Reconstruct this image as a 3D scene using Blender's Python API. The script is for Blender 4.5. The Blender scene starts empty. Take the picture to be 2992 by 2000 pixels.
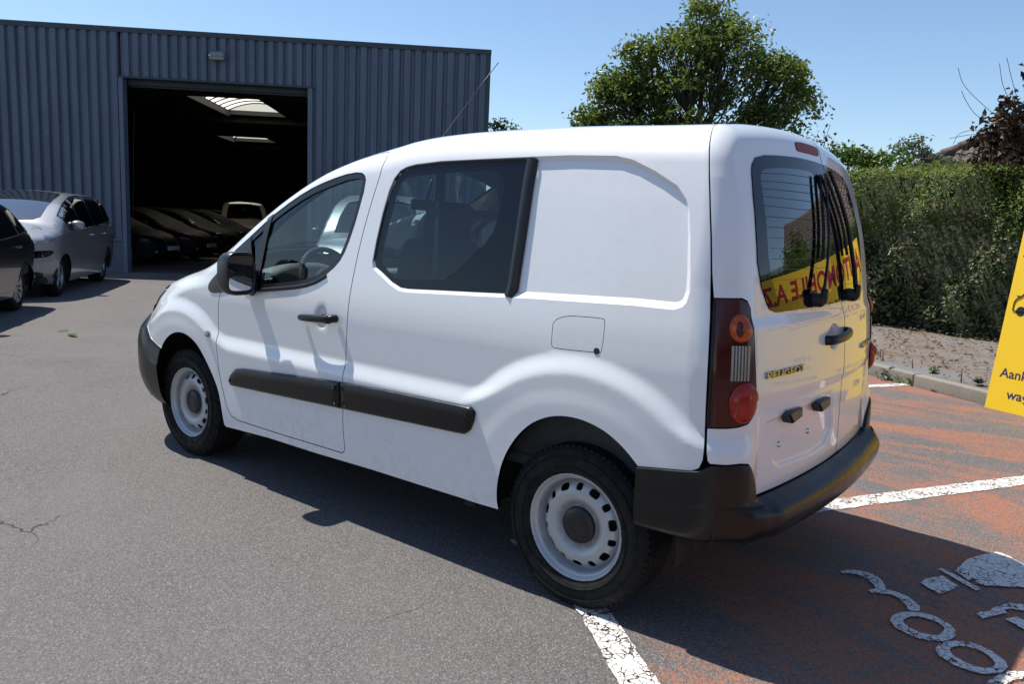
import bpy, bmesh, math, random
import numpy as np
from mathutils import Vector, Matrix
from mathutils.geometry import delaunay_2d_cdt

# ---------------------------------------------------------------- camera, sky, sun, exposure
scene = bpy.context.scene
COL = scene.collection
R = math.radians
cam_d = bpy.data.cameras.new('camera'); cam = bpy.data.objects.new('camera', cam_d); COL.objects.link(cam)
scene.camera = cam
cam_d.sensor_width = 36.0; cam_d.lens = 27.70; cam_d.clip_start = .05; cam_d.clip_end = 2000
YAW, PITCH, ROLL = -.9117, -.1487, .0435
_f = Vector((math.cos(PITCH)*math.cos(YAW), math.cos(PITCH)*math.sin(YAW), math.sin(PITCH)))
_r0 = Vector((math.sin(YAW), -math.cos(YAW), 0)); _u0 = _r0.cross(_f)
_r = math.cos(ROLL)*_r0 + math.sin(ROLL)*_u0; _u = -math.sin(ROLL)*_r0 + math.cos(ROLL)*_u0
cam.matrix_world = Matrix(((_r.x, _u.x, -_f.x, -1.5235), (_r.y, _u.y, -_f.y, 3.2625), (_r.z, _u.z, -_f.z, 1.4328), (0, 0, 0, 1)))

SUN_EL, SUN_AZ = R(62.0), R(8.0)                     # azimuth from +x, anticlockwise
world = bpy.data.worlds.new('World'); scene.world = world; world.use_nodes = True
wn = world.node_tree; wn.nodes.clear()
w_out = wn.nodes.new('ShaderNodeOutputWorld'); w_bg = wn.nodes.new('ShaderNodeBackground'); w_sky = wn.nodes.new('ShaderNodeTexSky')
w_sky.sky_type = 'NISHITA'; w_sky.sun_disc = False; w_sky.sun_elevation = SUN_EL; w_sky.sun_rotation = R(90) - SUN_AZ
w_sky.air_density = 1.0; w_sky.dust_density = 0.25; w_sky.ozone_density = 3.5; w_sky.altitude = 60
w_bg.inputs["Strength"].default_value = .125
wn.links.new(w_sky.outputs[0], w_bg.inputs[0]); wn.links.new(w_bg.outputs[0], w_out.inputs[0])
sun_d = bpy.data.lights.new('sun', 'SUN'); sun = bpy.data.objects.new('sun', sun_d); COL.objects.link(sun)
sun_d.energy = 5.0; sun_d.angle = R(.53); sun_d.color = (1.0, .95, .87)
_sd = Vector((math.cos(SUN_EL)*math.cos(SUN_AZ), math.cos(SUN_EL)*math.sin(SUN_AZ), math.sin(SUN_EL)))
sun.rotation_euler = (-_sd).to_track_quat('-Z', 'Y').to_euler()
scene.view_settings.view_transform = 'Standard'; scene.view_settings.look = 'None'
scene.view_settings.exposure = 0.30; scene.view_settings.gamma = 1.0; scene.view_settings.use_curve_mapping = False
scene.cycles.max_bounces = 8; scene.cycles.transparent_max_bounces = 16
scene.cycles.sample_clamp_indirect = 6.0
rng = np.random.default_rng(7); random.seed(7)
# ---------------------------------------------------------------- objects, names, materials
def tag(o, label=None, cat=None, group=None, kind=None):
    if label: o['label'] = label
    if cat: o['category'] = cat
    if group: o['group'] = group
    if kind: o['kind'] = kind
    return o
def empty(name, loc=(0, 0, 0), rz=0., label=None, cat=None, group=None):
    o = bpy.data.objects.new(name, None); COL.objects.link(o); o.location = loc; o.rotation_euler = (0, 0, rz)
    o.empty_display_size = .2
    return tag(o, label, cat, group)
def copy_tree(o, parent=None, mats=None):
    c = o.copy(); COL.objects.link(c)
    if parent is not None: c.parent = parent
    if mats and c.type == 'MESH':
        for i, sl in enumerate(c.material_slots):
            if sl.material and sl.material.name in mats:
                sl.link = 'OBJECT'; sl.material = mats[o.material_slots[i].material.name]
    for ch in o.children: copy_tree(ch, c, mats)
    return c

class Acc:
    """collects shapes into one mesh"""
    def __init__(A): A.v = []; A.f = []; A.n = []; A.m = []; A.k = 0; A.cust = False
    def add(A, v, f, n=None, mi=0):
        v = np.asarray(v, float).reshape(-1, 3); A.v.append(v)
        A.n.append(np.zeros_like(v) if n is None else np.asarray(n, float)); A.cust |= n is not None
        k = A.k; A.f.extend([tuple(int(i) + k for i in q) for q in f]); A.m.extend([mi]*len(f)); A.k += len(v)
        return A
    def mirror(A):
        B = Acc(); B.v = [v*np.array([1, -1, 1]) for v in A.v]; B.n = [n*np.array([1, -1, 1]) for n in A.n]
        B.f = [tuple(reversed(q)) for q in A.f]; B.m = list(A.m); B.k = A.k; B.cust = A.cust
        return B
    def join(A, B):
        k = A.k; A.v += B.v; A.n += B.n; A.f += [tuple(i + k for i in q) for q in B.f]; A.m += B.m; A.k += B.k; A.cust |= B.cust
        return A
    def xform(A, M):
        M = np.array(M); A.v = [v @ M[:3, :3].T + M[:3, 3] for v in A.v]; Q = np.linalg.inv(M[:3, :3]).T
        A.n = [n @ Q.T for n in A.n]
        return A
    def mesh(A, name, mats, smooth=True):
        me = bpy.data.meshes.new(name)
        v = np.concatenate(A.v) if A.v else np.zeros((0, 3))
        me.from_pydata(v.tolist(), [], A.f)
        for m in (mats if isinstance(mats, (list, tuple)) else [mats]): me.materials.append(m)
        if any(A.m): me.polygons.foreach_set('material_index', A.m)
        if smooth: me.polygons.foreach_set('use_smooth', [True]*len(me.polygons))
        if A.cust:
            n = np.concatenate(A.n); l = np.linalg.norm(n, axis=1, keepdims=True); n = n/np.maximum(l, 1e-9)
            me.normals_split_custom_set_from_vertices(n.tolist())
        me.update()
        return me
    def obj(A, name, mats, parent=None, smooth=True, auto=None):
        me = A.mesh(name, mats, smooth and auto is None)
        if auto is not None:
            me.polygons.foreach_set('use_smooth', [True]*len(me.polygons)); me.set_sharp_from_angle(angle=R(auto))
        o = bpy.data.objects.new(name, me); COL.objects.link(o)
        if parent is not None: o.parent = parent
        return o

def bevel_box(A, c, s, bev=.005, rot=None, mi=0, seg=2):
    bm = bmesh.new(); bmesh.ops.create_cube(bm, size=1)
    for v in bm.verts: v.co = Vector((v.co.x*s[0], v.co.y*s[1], v.co.z*s[2]))
    if bev > 0: bmesh.ops.bevel(bm, geom=bm.edges[:], offset=min(bev, min(s)*.49), segments=seg, affect='EDGES', profile=.5)
    M = Matrix.Translation(c) @ (rot.to_4x4() if rot is not None else Matrix.Identity(4))
    bm.transform(M); bm.verts.index_update()
    A.add([v.co[:] for v in bm.verts], [[v.index for v in f.verts] for f in bm.faces], mi=mi); bm.free()
    return A
def box(A, lo, hi, mi=0):
    x0, y0, z0 = lo; x1, y1, z1 = hi
    A.add([(x0,y0,z0),(x1,y0,z0),(x1,y1,z0),(x0,y1,z0),(x0,y0,z1),(x1,y0,z1),(x1,y1,z1),(x0,y1,z1)],
          [(0,3,2,1),(4,5,6,7),(0,1,5,4),(1,2,6,5),(2,3,7,6),(3,0,4,7)], mi=mi)
    return A
def frames(pts):
    P = np.asarray(pts, float); T = np.gradient(P, axis=0); T /= np.maximum(np.linalg.norm(T, axis=1, keepdims=True), 1e-9)
    ref = np.array([0, 0, 1.]) if abs(T[0][2]) < .9 else np.array([1., 0, 0])
    U = []; u = ref - T[0]*(ref @ T[0]); u /= np.linalg.norm(u)
    for t in T:
        u = u - t*(u @ t); u /= max(np.linalg.norm(u), 1e-9); U.append(u)
    U = np.array(U); return P, T, U, np.cross(T, U)
def tube(A, pts, r, n=8, mi=0, cap=True, flat=1.0):
    P, T, U, V = frames(pts); r = np.broadcast_to(np.asarray(r, float), (len(P),)); a = np.linspace(0, 2*math.pi, n, endpoint=False)
    v = (P[:, None] + r[:, None, None]*(np.cos(a)[None, :, None]*U[:, None] + flat*np.sin(a)[None, :, None]*V[:, None])).reshape(-1, 3)
    f = [(i*n+j, i*n+(j+1) % n, (i+1)*n+(j+1) % n, (i+1)*n+j) for i in range(len(P)-1) for j in range(n)]
    if cap: f += [tuple(reversed(range(n))), tuple(range((len(P)-1)*n, len(P)*n))]
    A.add(v, f, mi=mi); return A
def lathe(A, prof, n=48, mi=0, axis='y', cy=(0, 0, 0), close=False):
    """prof = (radius, along axis)"""
    p = np.asarray(prof, float); a = np.linspace(0, 2*math.pi, n, endpoint=False)
    x = p[:, None, 0]*np.cos(a); z = p[:, None, 0]*np.sin(a); y = np.broadcast_to(p[:, None, 1], x.shape)
    v = {'y': np.stack([x, y, z], -1), 'z': np.stack([x, z, y], -1), 'x': np.stack([y, x, z], -1)}[axis].reshape(-1, 3) + np.array(cy)
    m = len(p); rows = m if close else m-1
    f = [(i*n+j, i*n+(j+1) % n, ((i+1) % m)*n+(j+1) % n, ((i+1) % m)*n+j) for i in range(rows) for j in range(n)]
    A.add(v, f, mi=mi); return A
def loft(A, rings, mi=0, cap=True, closed=True):
    Rr = np.asarray(rings, float); m, n = Rr.shape[:2]; f = []
    for i in range(m-1):
        for j in range(n if closed else n-1): f.append((i*n+j, i*n+(j+1) % n, (i+1)*n+(j+1) % n, (i+1)*n+j))
    if cap and closed: f += [tuple(reversed(range(n))), tuple(range((m-1)*n, m*n))]
    A.add(Rr.reshape(-1, 3), f, mi=mi); return A
def grid(A, G, mi=0):
    G = np.asarray(G, float); m, n = G.shape[:2]
    A.add(G.reshape(-1, 3), [(i*n+j, i*n+j+1, (i+1)*n+j+1, (i+1)*n+j) for i in range(m-1) for j in range(n-1)], mi=mi); return A
def resample(poly, h, closed=True):
    P = np.asarray(poly, float)
    if closed: P = np.vstack([P, P[:1]])
    out = []
    for a, b in zip(P[:-1], P[1:]):
        k = max(1, int(math.ceil(np.linalg.norm(b-a)/h)))
        out += [a + (b-a)*i/k for i in range(k)]
    if not closed: out.append(P[-1])
    return np.array(out)
def chaikin(poly, it=2, closed=True):
    P = np.asarray(poly, float)
    for _ in range(it):
        Q = np.roll(P, -1, 0) if closed else P[1:]
        B = P if closed else P[:-1]
        N = np.empty((2*len(B), P.shape[1])); N[0::2] = .75*B + .25*Q; N[1::2] = .25*B + .75*Q
        P = N if closed else np.vstack([P[:1], N, P[-1:]])
    return P
def inset(poly, d):
    """move a closed polygon inwards by d (either winding)"""
    P = np.asarray(poly, float); A_ = np.roll(P, 1, 0); B_ = np.roll(P, -1, 0)
    ar = .5*np.sum(P[:, 0]*B_[:, 1] - B_[:, 0]*P[:, 1]); sg = 1 if ar > 0 else -1
    e1 = P-A_; e2 = B_-P; e1 /= np.maximum(np.linalg.norm(e1, axis=1, keepdims=True), 1e-9); e2 /= np.maximum(np.linalg.norm(e2, axis=1, keepdims=True), 1e-9)
    n1 = np.stack([-e1[:, 1], e1[:, 0]], 1)*sg; n2 = np.stack([-e2[:, 1], e2[:, 0]], 1)*sg
    b = n1+n2; b /= np.maximum(np.linalg.norm(b, axis=1, keepdims=True), 1e-9); c = np.maximum((b*n1).sum(1), .5)
    return P + b*(d/c)[:, None]
def inside(px, py, loops):
    ins = np.zeros(px.shape, bool)
    for L in loops:
        A_ = np.asarray(L, float); B_ = np.roll(A_, -1, 0)
        for (ax, ay), (bx, by) in zip(A_, B_):
            if ay == by: continue
            ins ^= ((ay > py) != (by > py)) & (px < (bx-ax)*(py-ay)/(by-ay) + ax)
    return ins
def triangulate(loops, pts, lines=()):
    """constrained triangulation of a region bounded by closed loops, with free points inside"""
    vs = []; es = []
    for L in loops:
        k = len(vs); n = len(L); vs += [Vector((float(p[0]), float(p[1]))) for p in L]; es += [(k+i, k+(i+1) % n) for i in range(n)]
    vs += [Vector((float(p[0]), float(p[1]))) for p in pts]
    for L in lines:
        k = len(vs); vs += [Vector((float(p[0]), float(p[1]))) for p in L]; es += [(k+i, k+i+1) for i in range(len(L)-1)]
    V, E_, Fc, ov, oe, of = delaunay_2d_cdt(vs, es, [], 0, 1e-7)
    V = np.array([v[:] for v in V]); T_ = np.array([f for f in Fc if len(f) == 3])
    c = V[T_].mean(1); T_ = T_[inside(c[:, 0], c[:, 1], loops)]
    edges = [e for e, o in zip(E_, oe) if len(o)]
    return V, T_, edges
def grid_pts(loops, h, box_=None, margin=.45):
    L = np.vstack(loops); lo = L.min(0); hi = L.max(0)
    if box_ is not None: lo = np.maximum(lo, box_[0]); hi = np.minimum(hi, box_[1])
    gx, gy = np.meshgrid(np.arange(lo[0]+h*.5, hi[0], h), np.arange(lo[1]+h*.5, hi[1], h))
    p = np.stack([gx.ravel(), gy.ravel()], 1); p = p[inside(p[:, 0], p[:, 1], loops)]
    # hash out points too near the boundary
    key = set()
    q = np.floor(L/(h*margin*1.4)).astype(int)
    for a, b in q: 
        for i in (-1, 0, 1):
            for j in (-1, 0, 1): key.add((a+i, b+j))
    pk = np.floor(p/(h*margin*1.4)).astype(int)
    return p[[tuple(k) not in key for k in pk.tolist()]]

def patch(A, S, outer, holes=(), h=.03, lip=.02, off=0., fine=None, bh=None, mi=0, lmi=None, creases=()):
    """sheet on a Shell, cut to the given loops in (s, b), with folded edges"""
    bh = bh or min(h, .02)
    loops = [resample(outer, bh)] + [resample(q, bh) for q in holes]
    pts = grid_pts(loops, h)
    if fine is not None:
        lo, hi, hf = fine; lo = np.array(lo); hi = np.array(hi)
        m = ((pts > lo) & (pts < hi)).all(1); pts = np.vstack([pts[~m], grid_pts(loops, hf, (lo, hi))])
    cl = []
    for L in creases:
        L = resample(L, .010, True); L = np.vstack([L, L[:1]]); i_ = inside(L[:, 0], L[:, 1], loops)
        for run in np.split(np.arange(len(L)), np.where(np.diff(i_.astype(int)) != 0)[0]+1):
            if i_[run[0]] and len(run) > 3: cl.append(L[run[1:-1]] if len(run) < len(L) else L)
    if cl:
        C_ = np.vstack(cl); hf = .009; key = set(map(tuple, np.floor(C_/hf).astype(int).tolist())); key |= {(a+i, b+j) for a, b in list(key) for i in (-1, 0, 1) for j in (-1, 0, 1)}
        pts = pts[[tuple(k) not in key for k in np.floor(pts/hf).astype(int).tolist()]]
    V, T_, ed = triangulate(loops, pts, cl)
    P, N = S.full(V[:, 0], V[:, 1], off)
    g = np.cross(P[T_[:, 1]]-P[T_[:, 0]], P[T_[:, 2]]-P[T_[:, 0]]); fl = (g*N[T_].mean(1)).sum(1) < 0
    T_[fl] = T_[fl][:, ::-1]
    A.add(P, T_.tolist(), N, mi=mi)
    if lip:
        used = set(T_.ravel().tolist())
        for L0 in loops:
            # boundary vertices in loop order, found by nearest match
            a = np.asarray(L0); n = len(a)
            Pb, Nb = S.full(a[:, 0], a[:, 1], off)
            e = np.roll(Pb, -1, 0)-np.roll(Pb, 1, 0); out = np.cross(e, Nb); out /= np.maximum(np.linalg.norm(out, axis=1, keepdims=True), 1e-9)
            Q = Pb - Nb*lip
            f = [(i, (i+1) % n, n+(i+1) % n, n+i) for i in range(n)]
            # wind outwards from the sheet
            ctr = a + .001*np.stack([np.roll(a, -1, 0)[:, 1]-np.roll(a, 1, 0)[:, 1], -(np.roll(a, -1, 0)[:, 0]-np.roll(a, 1, 0)[:, 0])], 1)
            A.add(np.vstack([Pb, Q]), f, np.vstack([out*.8+Nb*.6, out]), mi=mi if lmi is None else lmi)
    return A
def ribbon(A, S, line, width, off=0., mi=0, closed=True, h=.02, lift=.0, round_=3):
    """a raised strip of the given width along a line on a Shell"""
    L = resample(line, h, closed); P, N = S.full(L[:, 0], L[:, 1], off)
    T_ = (np.roll(P, -1, 0)-np.roll(P, 1, 0)) if closed else np.gradient(P, axis=0)
    T_ /= np.maximum(np.linalg.norm(T_, axis=1, keepdims=True), 1e-9); B = np.cross(N, T_)
    a = np.linspace(0, math.pi, 2+round_); n = len(a)
    G = np.stack([P + B*(math.cos(t)*width/2) + N*(math.sin(t)*lift) for t in a], 1)
    if closed: G = np.concatenate([G, G[:1]])
    grid(A, G, mi=mi); return A

# ---------------------------------------------------------------- materials
def new_mat(name):
    m = bpy.data.materials.new(name); m.use_nodes = True; nt = m.node_tree; nt.nodes.clear()
    o = nt.nodes.new('ShaderNodeOutputMaterial'); return m, nt, o
def nd(nt, t, ins=None, **kw):
    n = nt.nodes.new(t)
    for k, v in kw.items(): setattr(n, k, v)
    for k, v in (ins or {}).items():
        if isinstance(v, bpy.types.NodeSocket): nt.links.new(v, n.inputs[k])
        else: n.inputs[k].default_value = v
    return n
def rgb(c): return (c[0], c[1], c[2], 1.0)
def mixc(nt, fac, a, b, blend='MIX'):
    n = nt.nodes.new('ShaderNodeMix'); n.data_type = 'RGBA'; n.blend_type = blend
    for s, v in ((0, fac), (6, a), (7, b)):
        if isinstance(v, bpy.types.NodeSocket): nt.links.new(v, n.inputs[s])
        else: n.inputs[s].default_value = v if s == 0 else rgb(v)
    return n.outputs[2]
def math_(nt, op, a, b=0., clamp=False):
    n = nt.nodes.new('ShaderNodeMath'); n.operation = op; n.use_clamp = clamp
    for i, v in enumerate((a, b)):
        if isinstance(v, bpy.types.NodeSocket): nt.links.new(v, n.inputs[i])
        else: n.inputs[i].default_value = v
    return n.outputs[0]
def noise(nt, vec, scale, detail=4, rough=.55, dist=0.):
    return nd(nt, 'ShaderNodeTexNoise', {'Vector': vec, 'Scale': scale, 'Detail': detail, 'Roughness': rough, 'Distortion': dist}).outputs[0]
def voro(nt, vec, scale, feature='F1', rand=1.0):
    n = nd(nt, 'ShaderNodeTexVoronoi', {'Vector': vec, 'Scale': scale, 'Randomness': rand}, feature=feature); return n
def ramp(nt, fac, stops):
    n = nt.nodes.new('ShaderNodeValToRGB'); nt.links.new(fac, n.inputs[0]); e = n.color_ramp.elements
    while len(e) < len(stops): e.new(.5)
    for q, (p, c) in zip(e, stops):
        q.position = p; q.color = rgb(c) if isinstance(c, (tuple, list)) else (c, c, c, 1)
    return n.outputs[0]
def maprange(nt, v, a, b, c=0., d=1.):
    return nd(nt, 'ShaderNodeMapRange', {0: v, 1: a, 2: b, 3: c, 4: d}, clamp=True).outputs[0]
def geo(nt): return nt.nodes.new('ShaderNodeNewGeometry').outputs['Position']
def objco(nt): return nt.nodes.new('ShaderNodeTexCoord').outputs['Object']
def bump(nt, hgt, strength=.3, dist=.01):
    return nd(nt, 'ShaderNodeBump', {'Height': hgt, 'Strength': strength, 'Distance': dist}).outputs[0]
def pbr(name, col, rough=.5, metal=0., coat=0., spec=.5, var=0., vscale=3., bumps=None, coat_rough=.04, trans=0.):
    m, nt, o = new_mat(name)
    b = nd(nt, 'ShaderNodeBsdfPrincipled', {'Base Color': rgb(col), 'Roughness': rough, 'Metallic': metal, 'Coat Weight': coat,
           'Coat Roughness': coat_rough, 'Specular IOR Level': spec, 'Transmission Weight': trans})
    co = objco(nt)
    if var:
        n_ = noise(nt, co, vscale, 6)
        nt.links.new(mixc(nt, maprange(nt, n_, .3, .7), [c*(1-var) for c in col], [min(1, c*(1+var)) for c in col]), b.inputs['Base Color'])
        nt.links.new(maprange(nt, noise(nt, co, vscale*3, 3), .3, .7, max(.02, rough*(1-var)), min(1, rough*(1+var))), b.inputs['Roughness'])
    if bumps: nt.links.new(bump(nt, noise(nt, co, bumps[0], 3), bumps[1], bumps[2] if len(bumps) > 2 else .002), b.inputs['Normal'])
    nt.links.new(b.outputs[0], o.inputs[0]); return m
def glass_mat(name, tint, refl=1.0, rough=0.0):
    """thin pane: tinted see-through plus a clear reflection"""
    m, nt, o = new_mat(name)
    t = nd(nt, 'ShaderNodeBsdfTransparent', {'Color': rgb(tint)}); g = nd(nt, 'ShaderNodeBsdfGlossy', {'Color': (1, 1, 1, 1), 'Roughness': rough})
    ge = nt.nodes.new('ShaderNodeNewGeometry')
    dp = nd(nt, 'ShaderNodeVectorMath', {0: ge.outputs['Normal'], 1: ge.outputs['Incoming']}, operation='DOT_PRODUCT').outputs['Value']
    sc = math_(nt, 'POWER', math_(nt, 'SUBTRACT', 1.0, math_(nt, 'ABSOLUTE', dp), True), 5.0)
    fr = math_(nt, 'ADD', math_(nt, 'MULTIPLY', sc, .92), .08)      # two surfaces of one pane
    mx = nd(nt, 'ShaderNodeMixShader', {0: math_(nt, 'MULTIPLY', fr, refl, True), 1: t.outputs[0], 2: g.outputs[0]})
    nt.links.new(mx.outputs[0], o.inputs[0]); return m
# ---------------------------------------------------------------- car body shells
def pch(x, xs, ys):
    """smooth monotone cubic interpolation, flat extension of the end slopes"""
    xs = np.asarray(xs, float); ys = np.asarray(ys, float); x = np.asarray(x, float)
    h = np.diff(xs); d = np.diff(ys) / h
    m = np.zeros(len(xs)); m[0] = d[0]; m[-1] = d[-1]
    for i in range(1, len(xs) - 1):
        if d[i-1] * d[i] > 0:
            w1 = 2*h[i] + h[i-1]; w2 = h[i] + 2*h[i-1]
            m[i] = (w1 + w2) / (w1/d[i-1] + w2/d[i])
    k = np.clip(np.searchsorted(xs, x) - 1, 0, len(h) - 1)
    t = (x - xs[k]) / h[k]; lo = t < 0; hi = t > 1; tc = np.clip(t, 0, 1)
    r = ((1 + 2*tc)*(1-tc)**2*ys[k] + tc*(1-tc)**2*h[k]*m[k] + tc*tc*(3-2*tc)*ys[k+1] + tc*tc*(tc-1)*h[k]*m[k+1])
    r = np.where(lo, ys[0] + m[0]*(x - xs[0]), r)
    return np.where(hi, ys[-1] + m[-1]*(x - xs[-1]), r)

def smax(a, b, r):
    u = np.maximum(a + r, 0); v = np.maximum(b + r, 0)
    return np.minimum(np.maximum(a, b), -r) + np.sqrt(u*u + v*v)

def sstep(u, a, b):
    t = np.clip((u - a) / (b - a), 0, 1)
    return t*t*(3 - 2*t)

class Shell:
    """Half body given by width, roof, tail and nose curves, blended with round edges.
    (s, b) runs round the car: s = x on the flank, b = z on the flank, then over the roof."""
    def __init__(S, wz, ww, tx, tz, rz, rx, nz, nx, crown=.04, yp=.60, xr=-.33, xf=3.05, Rr=.25, Rf=.45, Rv=.22,
                 drop=.30, r_top=(0, .10), r_rear=.14, r_front=.12, plan_rear=.10, plan_front=.35, taper=None, disp=None):
        S.__dict__.update(locals()); S.Lr = Rr*math.pi/2; S.Lf = Rf*math.pi/2
        g = np.linspace(tx[0]-.3, tx[-1]+.3, 600); S.gx = g; S.gT = pch(g, tx, tz); S.gD = np.gradient(S.gT, g)
        q = np.linspace(0, 2.4, 500); S.gz = q; S.gW = pch(q, wz, ww); S.gR = pch(q, rz, rx); S.gN = pch(q, nz, nx)
        S.gRD = np.gradient(S.gR, q); S.gND = np.gradient(S.gN, q)
    def T(S, x, y):
        return np.interp(x, S.gx, S.gT) - S.crown*(y/.66)**2
    def zp(S, x):
        return np.interp(np.clip(x, S.xr, S.xf), S.gx, S.gT) - S.drop
    def F(S, P):
        x, y, z = P[..., 0], np.abs(P[..., 1]), P[..., 2]
        w = np.interp(z, S.gz, S.gW)
        if S.taper is not None: w = w + S.taper(x, z)
        g1 = y - w
        g2 = (z - S.T(x, y)) / np.sqrt(1 + np.interp(x, S.gx, S.gD)**2)
        g3 = (np.interp(z, S.gz, S.gR) + S.plan_rear*y*y - x) / np.sqrt(1 + np.interp(z, S.gz, S.gRD)**2)
        g4 = (x - np.interp(z, S.gz, S.gN) + S.plan_front*y*y) / np.sqrt(1 + np.interp(z, S.gz, S.gND)**2)
        f = smax(g1, g2, np.interp(x, *S.r_top) if isinstance(S.r_top[0], (list, np.ndarray)) else S.r_top[1])
        f = smax(f, g3, np.interp(z, *S.r_rear) if isinstance(S.r_rear, tuple) else S.r_rear)
        return smax(f, g4, S.r_front)
    def seeds(S, s, b):
        s = np.asarray(s, float); b = np.asarray(b, float)
        sx = np.clip(s, S.xr, S.xf).copy(); sy = np.full(s.shape, S.yp); ph = np.full(s.shape, math.pi/2)
        u = s - S.xf; m = u > 0
        ph = np.where(m, math.pi/2 - np.clip(u/S.Rf, 0, math.pi/2), ph); sy = np.where(m & (u > S.Lf), S.yp - (u - S.Lf), sy)
        u = S.xr - s; m = u > 0
        ph = np.where(m, math.pi/2 + np.clip(u/S.Rr, 0, math.pi/2), ph)
        v = u - S.Lr; sy = np.where(m & (v > 0), S.yp - np.clip(v, 0, 2*S.yp), sy)
        w = v - 2*S.yp; ph = np.where(m & (w > 0), math.pi + np.clip(w/S.Rr, 0, math.pi/2), ph)
        q = w - S.Lr; sx = np.where(m & (q > 0), S.xr + q, sx)
        zp = S.zp(sx)
        th = np.clip((b - zp)/S.Rv, 0, math.pi/2); e = np.maximum(b - zp - S.Rv*math.pi/2, 0)
        sz = np.minimum(b, zp)
        sy = sy - np.sign(sy)*e
        o = np.stack([sx, sy, sz], -1)
        d = np.stack([np.cos(th)*np.cos(ph), np.cos(th)*np.sin(ph), np.sin(th)], -1)
        return o, d
    def base(S, s, b):
        o, d = S.seeds(s, b)
        t = np.full(o.shape[:-1], .3)
        for i in range(14):
            t = t - np.clip(S.F(o + t[..., None]*d), -.3, .3)*.95
        t0 = t; f0 = S.F(o + t0[..., None]*d); t1 = t + 1e-3
        for i in range(5):
            f1 = S.F(o + t1[..., None]*d); den = np.where(np.abs(f1 - f0) < 1e-12, 1e-12, f1 - f0)
            t2 = np.clip(t1 - f1*(t1 - t0)/den, t1 - .05, t1 + .05)
            t0, f0, t1 = t1, f1, t2
        return o + t1[..., None]*d, d
    def surf(S, s, b, off=0.):
        P, d = S.base(s, b)
        k = off
        if S.disp is not None: k = k + S.disp(P)
        return P + d*np.asarray(k)[..., None] if np.ndim(k) else P + d*k
    def full(S, s, b, off=0., h=2e-3):
        P = S.surf(s, b, off); A = S.surf(s + h, b, off) - S.surf(s - h, b, off); B = S.surf(s, b + h, off) - S.surf(s, b - h, off)
        N = np.cross(B, A); l = np.linalg.norm(N, axis=-1, keepdims=True)
        o, d = S.seeds(s, b)
        N = np.where(l > 1e-9, N/np.maximum(l, 1e-12), d)
        N = np.where((N*d).sum(-1, keepdims=True) < 0, -N, N)
        return P, N
    def b90(S, x): return S.zp(x) + S.Rv*math.pi/2
def paint_mat(name, col, rough=.32, coat=1.0, metal=0., dirt=.10):
    m, nt, o = new_mat(name); co = objco(nt)
    n1 = noise(nt, co, 2.2, 6, .6); n2 = noise(nt, co, 26, 5, .7)
    z = nd(nt, 'ShaderNodeSeparateXYZ', {0: co}).outputs[2]
    low = maprange(nt, z, .65, .22)
    d = math_(nt, 'MULTIPLY', math_(nt, 'MULTIPLY', maprange(nt, n2, .45, .75), maprange(nt, n1, .35, .7)), math_(nt, 'ADD', math_(nt, 'MULTIPLY', low, 1.8), .35))
    c = mixc(nt, math_(nt, 'MULTIPLY', d, dirt, True), col, (.20, .17, .13))
    b = nd(nt, 'ShaderNodeBsdfPrincipled', {'Base Color': c, 'Roughness': rough, 'Metallic': metal, 'Coat Weight': coat, 'Coat Roughness': .025, 'Coat IOR': 1.5})
    bm = bump(nt, noise(nt, co, 160, 2), .006, .001)
    nt.links.new(bm, b.inputs['Coat Normal'])
    nt.links.new(b.outputs[0], o.inputs[0]); return m
M = {}
M['white'] = paint_mat('white_paint', (.80, .81, .815), dirt=.26)
M['silver'] = paint_mat('silver_paint', (.30, .315, .335), .34, 1.0, .5)
M['dark'] = paint_mat('dark_paint', (.016, .017, .020), .3, 1.0, .2)
M['sage'] = paint_mat('pale_green_paint', (.36, .40, .37), .34, 1.0, .5)
M['beige'] = paint_mat('beige_paint', (.34, .29, .23), .34, 1.0, .3)
M['maroon'] = paint_mat('red_paint', (.10, .008, .010), .3, 1.0, .1)
M['grey'] = paint_mat('grey_paint', (.10, .105, .11), .3, 1.0, .4)
M['plastic'] = pbr('black_plastic', (.0065, .0065, .0072), .33, spec=.38, var=.15, vscale=8, bumps=(420, .10, .001))
M['trim'] = pbr('satin_black_trim', (.014, .0145, .016), .36, var=.1, vscale=8)
M['rubber'] = pbr('rubber', (.009, .009, .0095), .8, spec=.3, var=.25, vscale=9, bumps=(140, .12, .001))
M['interior'] = pbr('dark_interior', (.045, .047, .050), .75, var=.2, vscale=10, bumps=(300, .15, .001))
M['dash'] = pbr('grey_dashboard', (.16, .175, .17), .62, var=.12, vscale=12, bumps=(380, .2, .001))
M['fabric'] = pbr('seat_fabric', (.035, .036, .040), .9, var=.3, vscale=30, bumps=(260, .4, .002))
M['under'] = pbr('underbody', (.012, .012, .012), .9, var=.3)
M['chrome'] = pbr('chrome', (.75, .76, .78), .10, 1.0)
M['badge'] = pbr('dark_chrome', (.34, .34, .35), .16, 1.0)
M['mirror'] = pbr('mirror_glass', (.86, .88, .9), .01, 1.0)
M['glass'] = glass_mat('side_glass', (.66, .76, .76), .75)
M['dglass'] = glass_mat('dark_glass', (.56, .67, .68), .65)
M['rglass'] = glass_mat('rear_glass', (.20, .24, .25), 1.45)
M['frit'] = pbr('black_glass_edge', (.005, .006, .010), .012, spec=.36)
M['lens_red'] = pbr('dark_red_lens', (.050, .0035, .005), .12, spec=.45)
M['brake_red'] = pbr('brake_lamp_red', (.26, .020, .010), .35, spec=.12)
M['lens_bulb'] = pbr('red_lens', (.30, .014, .006), .12, spec=.5, var=.25, vscale=40)
M['lens_amber'] = pbr('amber_lens', (.42, .060, .006), .12, spec=.5, var=.2, vscale=40)
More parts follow.
